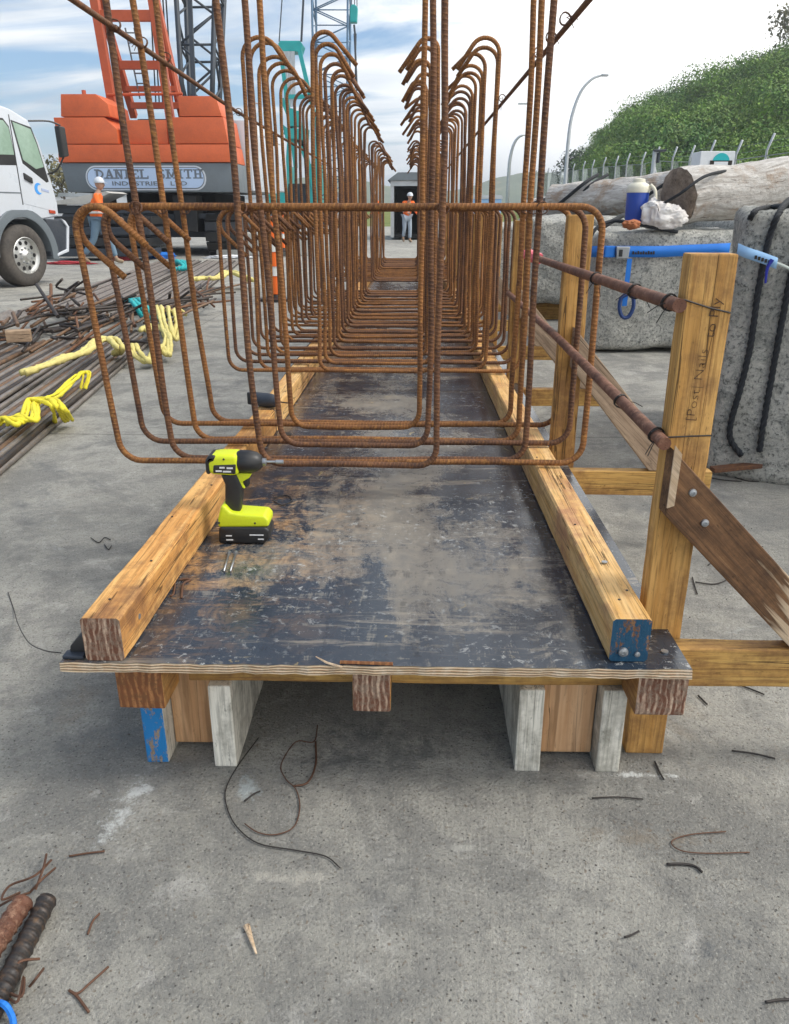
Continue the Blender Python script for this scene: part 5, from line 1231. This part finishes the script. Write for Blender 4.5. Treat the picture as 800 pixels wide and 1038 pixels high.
# ------------------------------------------------------------------ teal crane
tc = empty('piling_crane', (-5.7, 41, 0), 'teal crawler crane with blue lattice boom standing beyond the cage', 'crane')
def q(px, py, Y=40): return at(px, py, Y)
def tp(name, pts, y0, y1, mat, bev=.03): return MB().prism([(at(x, y, y0).x, at(x, y, y0).z) for x, y in pts], y0, y1).build(name, mat, tc, False, bev)
tp('engine_house', [(272, 166), (289, 166), (289, 207), (272, 207)], 40, 44, TEAL)
tp('driver_cab', [(312, 166), (324, 166), (324, 207), (312, 207)], 40, 42, TEAL)
tp('machine_deck', [(289, 186), (312, 186), (312, 207), (289, 207)], 41, 44, STEELD)
tp('undercarriage', [(262, 207), (332, 207), (332, 229), (262, 229)], 40.5, 45, STEELD)
tp('gantry_head', [(282, 44), (284, 41), (304, 41), (307, 45), (304, 55), (301, 52), (287, 52), (284, 58)], 40, 40.9, TEAL)
b = MB()
for x in (289, 293, 297): b.bar(q(x, 52), q(x+1, 108), .16, .10)
b.build('sheave_rope', GALV, tc)
b = MB()
for (a, c_) in (((285, 54), (300, 170)), ((304, 52), (322, 130)), ((286, 100), (312, 165)), ((296, 110), (290, 190)), ((303, 120), (318, 190)), ((292, 98), (315, 98)), ((288, 134), (308, 140)), ((286, 128), (312, 150)), ((322, 130), (322, 200))): b.bar(q(*a), q(*c_), .18, .18)
b.build('gantry_frame', TEAL, tc)
tp('winch', [(288, 130), (312, 130), (311, 142), (289, 140)], 39.6, 40.4, TEAL); tp('winch', [(291, 112), (303, 112), (303, 128), (291, 128)], 39.7, 40.3, TEAL)
b = MB()
for (x0, x1, y1) in ((283, 290, -60), (305, 310, -60), (306, 311, -60)): b.tube([q(x0 if x0 < 300 else x0, 42), at(x1, y1, 41)], .028, 5)
b.build('pendant_rope', STEELD, tc)
bm_ = lattice(at(337, 205, 41), at(334, -560, 47), 1.5, 1.75, 1.7, 44, .055, .028, BLUEL, tc)
hb = empty('hook_block', at(359, 15, 40), 'small teal hook block hanging on ropes beside the blue boom', 'hook block')
MB().prism([(at(355, 16, 40).x, at(0, 25, 40).z), (at(362, 16, 40).x, at(0, 25, 40).z), (at(363, 16, 40).x, at(0, 10, 40).z), (at(360, 16, 40).x, at(0, 7, 40).z), (at(357, 16, 40).x, at(0, 7, 40).z), (at(355, 16, 40).x, at(0, 11, 40).z)], 39.8, 40.2).build('block', TEAL, hb, False, .04)
b = MB(); 
for x in (356.5, 359.5, 362): b.tube([q(x, 9), at(x-1, -500, 46)], .02, 5)
b.tube([q(359, 25), q(360, 34)], .05, 6); b.tube([q(359.5, 34), q(362, 92)], .05, 6); b.tube([q(361, 34), q(360, 92)], .03, 6); b.build('rope', STEELD, hb)
# ------------------------------------------------------------------ container office, barriers, clutter at the end of the cage
co = empty('open_container', at(410, 243, 34), 'open steel container with black interior at the far end of the cage', 'container'); co.location.z = 0
x0, x1 = at(396, 210, 34).x, at(448, 210, 34).x; zt_ = at(400, 183, 34).z
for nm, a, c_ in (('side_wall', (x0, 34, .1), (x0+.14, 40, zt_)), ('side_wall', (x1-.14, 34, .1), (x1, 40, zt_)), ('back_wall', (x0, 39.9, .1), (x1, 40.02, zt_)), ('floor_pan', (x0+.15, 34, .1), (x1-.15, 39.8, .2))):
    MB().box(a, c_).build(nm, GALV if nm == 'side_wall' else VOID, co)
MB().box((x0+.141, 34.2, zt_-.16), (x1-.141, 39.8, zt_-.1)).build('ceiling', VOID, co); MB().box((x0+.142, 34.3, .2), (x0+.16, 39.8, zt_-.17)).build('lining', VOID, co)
MB().prism([(x0-.12, zt_+.0), (x1+.12, zt_), (x1-.1, zt_+.32), (x0+.3, zt_+.30)], 33.8, 40.1).build('roof', paint('roof_grey', (.16, .19, .21), .7), co, False, .02)
MB().box((x0, 33.95, zt_-.2), (x1, 34.1, zt_-.002)).build('lintel', GALV, co)
MB().box((x0-.5, 33.7, .1), (x0-.44, 34.0, zt_-.2)).build('door_leaf', GALV, co)
br = MB().box((-7.0, 20.6, .0), (-4.5, 21.2, .58)).build('concrete_barrier', PALEC, None, False, .04); 
br.location = (1.8, 1.0, 0); tag(br, 'long pale concrete slab lying behind the steel bundles, beside the crane', 'concrete slab')
for i, (px, Y, w, h, m, lb) in enumerate(((100, 60, 14, 2.1, WHITEB, 'long low white shed beyond the orange crane'), (262, 62, 4.5, 2.0, WHITEB, 'small white site hut right of the orange crane'), (492, 58, 2.2, 1.9, STRAPL, 'pale blue cabin seen between the right stirrups'))):
    c = at(px, 214, Y); e = empty('site_hut', (c.x, Y, 0), lb, 'site hut'); x, y = c.x, Y
    MB().box((x-w/2, Y, 0), (x+w/2, Y+3, h)).build('wall', m, e, False, .02); MB().prism([(x-w/2-.1, h+.002), (x+w/2+.1, h+.002), (x+w/2, h+.25), (x-w/2, h+.25)], Y-.1, Y+3.1).build('roof', GALV, e)
    for k in range(max(1, int(w/2.5))): xx = x-w/2+(k+.5)*w/max(1, int(w/2.5)); MB().box((xx-.35, Y-.03, 1.0), (xx+.35, Y-.001, 1.6)).build('window', GLASSD, e, False, .01)
RED = paint('red_tarp', (.42, .03, .04), .6)
for i, (px, py, w, d, h, m, lb) in enumerate(((72, 268, .9, .25, .07, RED, 'flat red beam on the ground beside the truck bumper'), (118, 264, .7, .2, .12, RED, 'red bag on the ground behind the walking worker'), (160, 262, .8, .4, .14, STRAPB, 'folded blue sling pile under the crane'), (232, 262, 1.1, .3, .08, WHITEB, 'white sheet lying under the crane'))):
    c = atz(px, py, 0); o = tag(blob('ground_bundle', c+Vector((0, 0, h*.4)), (w/2, d/2, h*.6), .4, 2, i+3, m), lb, 'bundle')
# wooden bearers stacked at the truck nose: dark steel mats
sm = empty('steel_frame_stack', at(80, 240, 19.3), 'dark steel mats stacked between the truck and the crane', 'steel stack'); sm.location.z = 0
c = at(80, 240, 19.3); 
for k in range(5): MB().box((c.x-.75+.06*k, 19.3+.03*k, .1+.24*k), (c.x+1.6+.05*k, 20.4, .28+.24*k)).build('mat', (STEELD, BLACKP)[k % 2], sm, False, .02)
MB().prism([(c.x-.8, 1.26), (c.x+.3, 1.26), (c.x+.9, 1.5), (c.x+.8, 1.54), (c.x-.3, 1.34), (c.x-.8, 1.32)], 19.2, 20.4).build('sloping_plate', PALEC, sm)
# ------------------------------------------------------------------ people
def skinned(V, E, rad, levels=1):
    me = bpy.data.meshes.new('s'); me.from_pydata(V, E, []); o = bpy.data.objects.new('s', me); COL.objects.link(o)
    o.modifiers.new('k', 'SKIN').use_smooth_shade = True
    for i, r_ in enumerate(rad): me.skin_vertices[0].data[i].radius = (r_, r_) if not isinstance(r_, tuple) else r_
    for i in range(len(rad)): me.skin_vertices[0].data[i].use_root = (i == 0)
    sm_ = o.modifiers.new('u', 'SUBSURF'); sm_.levels = levels; sm_.render_levels = levels
    bpy.context.view_layer.update()
    out = bpy.data.meshes.new_from_object(o.evaluated_get(bpy.context.evaluated_depsgraph_get())); bpy.data.objects.remove(o); return out
def person(loc, rz, label, stride=.3, armsw=.3, lean=.06, vest=HIVIS, helmet=True, trousers=DENIM, bend=0., reach=0.):
    """local: +x is the way the person faces, y left, z up"""
    e = empty('person', loc, label, 'person', None, rz); M = Matrix.Translation(loc) @ Matrix.Rotation(rz, 4, 'Z')
    J = {}; hz = .94-.05*abs(stride)
    J['pel'] = (0, 0, hz); J['wst'] = (lean*.3, 0, hz+.18); J['chs'] = (lean+bend*.3, 0, hz+.38-bend*.08); J['nek'] = (lean*1.5+bend*.5, 0, hz+.56-bend*.16); J['hed'] = (lean*2+bend*.62+.02, 0, hz+.66-bend*.2)
    for s, sg in ((1, 'l'), (-1, 'r')):
        st_ = stride*s
        J['hip'+sg] = (0, s*.09, hz-.04); J['kne'+sg] = (st_*.5+.05, s*.10, .50+.03*abs(stride)); J['ank'+sg] = (st_*1.0-(.08 if st_ < 0 else 0), s*.10, .09+(.07 if st_ < 0 else 0)); J['toe'+sg] = (st_+.15-(.08 if st_ < 0 else 0), s*.12, .04)
        a = -armsw*s+reach; cx, cz = J['chs'][0], J['chs'][2]+.11
        J['sho'+sg] = (cx+.02, s*.19, cz); J['elb'+sg] = (cx+a*.45-.03, s*.235, cz-.28+abs(a)*.06); J['wri'+sg] = (cx+a*1.1+.10, s*.225, cz-.49+abs(a)*.25)
    N = list(J); ix = {n: i for i, n in enumerate(N)}; V = [J[n] for n in N]
    rad = {'pel': .13, 'wst': .115, 'chs': .135, 'nek': .055, 'hed': .06}
    rad.update({k+s: v for s in 'lr' for k, v in (('hip', .088), ('kne', .058), ('ank', .042), ('toe', .035), ('sho', .062), ('elb', .042), ('wri', .027))})
    E = [('pel', 'wst'), ('wst', 'chs'), ('chs', 'nek'), ('nek', 'hed')]
    for s in 'lr': E += [('pel', 'hip'+s), ('hip'+s, 'kne'+s), ('kne'+s, 'ank'+s), ('ank'+s, 'toe'+s), ('chs', 'sho'+s), ('sho'+s, 'elb'+s), ('elb'+s, 'wri'+s)]
    RR = [rad[n] for n in N]; EE = [(ix[a], ix[b]) for a, b in E]
    for s, sg in ((1, 'l'), (-1, 'r')):     # palm and five fingers
        w = Vector(J['wri'+sg]); d = (w-Vector(J['elb'+sg])).normalized(); yv = Vector((0, 1, 0)); pm = len(V)
        V.append(tuple(w+d*.055)); RR.append((.030, .016)); EE.append((ix['wri'+sg], pm)); f = d.cross(yv).normalized()
        for k, L in enumerate((.07, .08, .075, .06)):
            o_ = f*(k-1.5)*.020; a1 = len(V); V += [tuple(w+d*.095+o_), tuple(w+d*(.095+L*.55)+o_-yv*s*.012), tuple(w+d*(.095+L*.85)+o_-yv*s*.035)]; RR += [.009, .008, .007]; EE += [(pm, a1), (a1, a1+1), (a1+1, a1+2)]
        a1 = len(V); V += [tuple(w+d*.04-f*.035-yv*s*.01), tuple(w+d*.085-f*.050-yv*s*.025)]; RR += [.010, .008]; EE += [(pm, a1), (a1, a1+1)]
    me = skinned(V, EE, RR, 1)
    bm = bmesh.new(); bm.from_mesh(me); h = Vector(J['hed'])+Vector((.01, 0, .07))
    r0 = bmesh.ops.create_uvsphere(bm, u_segments=20, v_segments=14, radius=1)
    for v in r0['verts']:
        p = v.co.copy(); x, y, z = p.x*.098, p.y*.076, p.z*.118
        if z < 0: y *= 1+z*1.6; x = x*(1+z*1.2)+.008*(-z/.118)
        if p.x > .75 and abs(p.y) < .25 and abs(z+.012) < .03: x += .022*(1-abs(z+.018)/.05)
        if p.x > .6 and abs(z-.012) < .012 and .2 < abs(p.y) < .55: x -= .008
        if abs(p.y) > .93 and abs(z) < .03: y *= 1.15
        v.co = Vector((x, y, z))+h
    bm.to_mesh(me); bm.free(); me.materials.clear(); me.materials.append(SKIN); me.polygons.foreach_set('use_smooth', [True]*len(me.polygons))
    bo = bpy.data.objects.new('body', me); COL.objects.link(bo); bo.matrix_world = M; par(bo, e)
    for s in (1, -1): MB().lathe([(.001, -.006), (.011, 0), (.001, .006)], h+Vector((.086, s*.030, .012)), 'x', 8).build('eye', BOOT if False else paint('eye', (.05, .035, .03), .3), bo, True, M=M)
    MB().bar(h+Vector((.088, -.022, -.052)), h+Vector((.088, .022, -.052)), .006, .008).build('mouth', paint('lips', (.30, .12, .10), .5), bo, M=M)
    def cloth(name, ns, es, mat, grow):
        id_ = {n: i for i, n in enumerate(ns)}; m = skinned([J[n] for n in ns], [(id_[a], id_[b]) for a, b in es], [rad[n]*grow.get(n, 1.14)+.008 for n in ns], 2)
        m.materials.clear(); m.materials.append(mat); o = bpy.data.objects.new(name, m); COL.objects.link(o); o.matrix_world = M; par(o, e); return o
    J['low'] = (J['pel'][0], 0, J['pel'][2]-.02); rad['low'] = .135
    for s in 'lr':
        a, b_ = Vector(J['elb'+s]), Vector(J['wri'+s]); J['cuf'+s] = tuple(a.lerp(b_, .86)); rad['cuf'+s] = .030
        a, b_ = Vector(J['kne'+s]), Vector(J['ank'+s]); J['hem'+s] = tuple(a.lerp(b_, .88)); rad['hem'+s] = .050
    J['col'] = tuple(Vector(J['chs']).lerp(Vector(J['nek']), .72)); rad['col'] = .068
    cloth('shirt', ['chs', 'wst', 'low', 'col', 'shol', 'elbl', 'cufl', 'shor', 'elbr', 'cufr'], [('chs', 'wst'), ('wst', 'low'), ('chs', 'col'), ('chs', 'shol'), ('shol', 'elbl'), ('elbl', 'cufl'), ('chs', 'shor'), ('shor', 'elbr'), ('elbr', 'cufr')], HIVIS, {})
    cloth('hivis_vest', ['chs', 'wst', 'low', 'col', 'shol', 'shor'], [('chs', 'wst'), ('wst', 'low'), ('chs', 'col'), ('chs', 'shol'), ('chs', 'shor')], vest, {'chs': 1.28, 'wst': 1.3, 'low': 1.22, 'shol': 1.3, 'shor': 1.3, 'col': 1.25})
    for z in (J['wst'][2]-.02,):
        MB().lathe([(.165, -.025), (.168, 0), (.165, .025)], (J['wst'][0], 0, z), 'z', 24).build('reflective_band', REFL, e, True, M=M)
    cloth('trousers', ['pel', 'hipl', 'knel', 'heml', 'hipr', 'kner', 'hemr'], [('pel', 'hipl'), ('hipl', 'knel'), ('knel', 'heml'), ('pel', 'hipr'), ('hipr', 'kner'), ('kner', 'hemr')], trousers, {'pel': 1.08})
    for s in 'lr':
        a = Vector(J['ank'+s]); t = Vector(J['toe'+s]); m = skinned([tuple(a+Vector((0, 0, .06))), tuple(a-Vector((.01, 0, .02))), tuple(t)], [(0, 1), (1, 2)], [.058, .056, .044], 2)
        m.materials.clear(); m.materials.append(BOOT); o = bpy.data.objects.new('boot', m); COL.objects.link(o); o.matrix_world = M; par(o, e)
    b = MB(); b.lathe([(.112, .028), (.116, .035), (.110, .07), (.088, .12), (.045, .15), (.01, .158)], h, 'z', 24)
    b.prism([(x, z) for x, z in ((.09, .030), (.165, .022), (.165, .028), (.09, .045))], -.06, .06, f=lambda x, y, z: (h.x+x, h.y+y, h.z+z)); b.build('helmet' if helmet else 'hair', WHITEP if helmet else HAIR, e, 40, M=M)
    b = MB(); b.lathe([(.102, -.03), (.103, .03), (.10, .035)], h-Vector((.012, 0, 0)), 'z', 20) if False else None
    return e
person(Vector(atz(104, 267.5, 0)), R(8), 'worker in orange vest, white helmet and jeans walking past the crane', .30, .28)
person(Vector((-.20, 31.2, 0)), R(-70), 'worker in orange vest before the dark container, at the far end of the cage', .06, .1, bend=.3, reach=.4, trousers=paint('pale_jeans', (.35, .42, .5), .9))
person(Vector((-1.3, 31.5, 0)), R(200), 'worker in orange seen through bars left of the container', .05, .1)
person(Vector((1.15, 30.5, 0)), R(160), 'worker in orange behind the centre bars, right of the container', .05, .1, trousers=DARKC)
# ------------------------------------------------------------------ world, sun, haze
SUN_EL, SUN_AZ = 50., 98.        # azimuth of the sun measured from +Y clockwise
w = bpy.data.worlds.new('World'); scn.world = w; w.use_nodes = True; nt = w.node_tree; nt.nodes.clear()
def wn(ty, **k):
    x = nt.nodes.new(ty)
    for a, v in k.items(): setattr(x, a, v)
    return x
out = wn('ShaderNodeOutputWorld'); bg = wn('ShaderNodeBackground'); nt.links.new(bg.outputs[0], out.inputs[0]); bg.inputs[1].default_value = .10
sky = wn('ShaderNodeTexSky', sky_type='NISHITA', sun_disc=False); sky.sun_elevation = R(SUN_EL); sky.sun_rotation = R(SUN_AZ); sky.air_density = 1.; sky.dust_density = 1.2; sky.ozone_density = 1.5
tcw = wn('ShaderNodeTexCoord'); sp = wn('ShaderNodeSeparateXYZ'); nt.links.new(tcw.outputs['Generated'], sp.inputs[0])
def wm(op, a, b=0., clamp=False):
    x = wn('ShaderNodeMath', operation=op, use_clamp=clamp)
    for i, v in ((0, a), (1, b)):
        if isinstance(v, (int, float)): x.inputs[i].default_value = v
        else: nt.links.new(v, x.inputs[i])
    return x.outputs[0]
# project directions onto a cloud sheet
zc = wm('ADD', wm('MAXIMUM', sp.outputs[2], 0.), .16); cx = wm('DIVIDE', sp.outputs[0], zc); cy = wm('DIVIDE', sp.outputs[1], zc)
cmb = wn('ShaderNodeCombineXYZ'); nt.links.new(cx, cmb.inputs[0]); nt.links.new(cy, cmb.inputs[1])
mp = wn('ShaderNodeMapping'); nt.links.new(cmb.outputs[0], mp.inputs[0]); mp.inputs['Scale'].default_value = (.55, 1.3, 1); mp.inputs['Rotation'].default_value = (0, 0, R(12))
nz = wn('ShaderNodeTexNoise'); nt.links.new(mp.outputs[0], nz.inputs[0]); nz.inputs['Scale'].default_value = 1.9; nz.inputs['Detail'].default_value = 8; nz.inputs['Roughness'].default_value = .56; nz.inputs['Distortion'].default_value = .5
# more cloud to the right / ahead-right
side = wm('MULTIPLY', wm('ADD', sp.outputs[0], .10), 1.1)
fac = wm('ADD', nz.outputs[0], wm('MINIMUM', wm('MAXIMUM', side, -.03), .5))
rp2 = wn('ShaderNodeValToRGB'); nt.links.new(fac, rp2.inputs[0]); rp2.color_ramp.elements[0].position = .41; rp2.color_ramp.elements[1].position = .58
nz2 = wn('ShaderNodeTexNoise'); nt.links.new(mp.outputs[0], nz2.inputs[0]); nz2.inputs['Scale'].default_value = 2.2; nz2.inputs['Detail'].default_value = 5
cr2 = wn('ShaderNodeValToRGB'); nt.links.new(nz2.outputs[0], cr2.inputs[0]); e0, e1 = cr2.color_ramp.elements; e0.position = .35; e0.color = (3.6, 4.4, 5.3, 1); e1.position = .62; e1.color = (8.0, 8.2, 8.3, 1)
br2 = wn('ShaderNodeMix', data_type='RGBA'); nt.links.new(wm('MULTIPLY', wm('ADD', sp.outputs[0], .12), 3.5, True), br2.inputs[0]); nt.links.new(cr2.outputs[0], br2.inputs[6]); br2.inputs[7].default_value = (12.0, 11.9, 11.6, 1)
mx = wn('ShaderNodeMix', data_type='RGBA'); nt.links.new(rp2.outputs[0], mx.inputs[0])
skm = wn('ShaderNodeMix', data_type='RGBA', blend_type='MULTIPLY'); skm.inputs[0].default_value = 1.; nt.links.new(sky.outputs[0], skm.inputs[6]); skm.inputs[7].default_value = (.60, .88, 1.08, 1)
nt.links.new(skm.outputs[2], mx.inputs[6]); nt.links.new(br2.outputs[2], mx.inputs[7])
nt.links.new(mx.outputs[2], bg.inputs[0])
sl = bpy.data.lights.new('sun', 'SUN'); sl.energy = 1.7; sl.angle = R(14); sl.color = (1., .95, .87)
so = bpy.data.objects.new('sun', sl); COL.objects.link(so)
az = R(SUN_AZ); d = Vector((math.sin(az)*math.cos(R(SUN_EL)), math.cos(az)*math.cos(R(SUN_EL)), math.sin(R(SUN_EL))))
so.rotation_euler = d.to_track_quat('Z', 'Y').to_euler(); so.location = (0, 0, 30)
HAZE = .0009
if HAZE:
    hm = bpy.data.materials.new('haze_air'); hm.use_nodes = True; ht = hm.node_tree; ht.nodes.clear(); ho = ht.nodes.new('ShaderNodeOutputMaterial'); hv = ht.nodes.new('ShaderNodeVolumePrincipled')
    hv.inputs['Density'].default_value = HAZE; hv.inputs['Color'].default_value = (.86, .92, 1., 1); hv.inputs['Anisotropy'].default_value = .2
    ht.links.new(hv.outputs[0], ho.inputs['Volume'])
    tag(MB().box((-1600, -300, -12), (1600, 3100, 90)).build('haze', hm), kind='stuff')
vs = scn.view_settings; vs.view_transform = 'Standard'; vs.look = 'None'; vs.gamma = 1; vs.exposure = .65; vs.use_curve_mapping = False
scn.render.engine = 'CYCLES'; scn.cycles.volume_bounces = 0; scn.cycles.max_bounces = 6
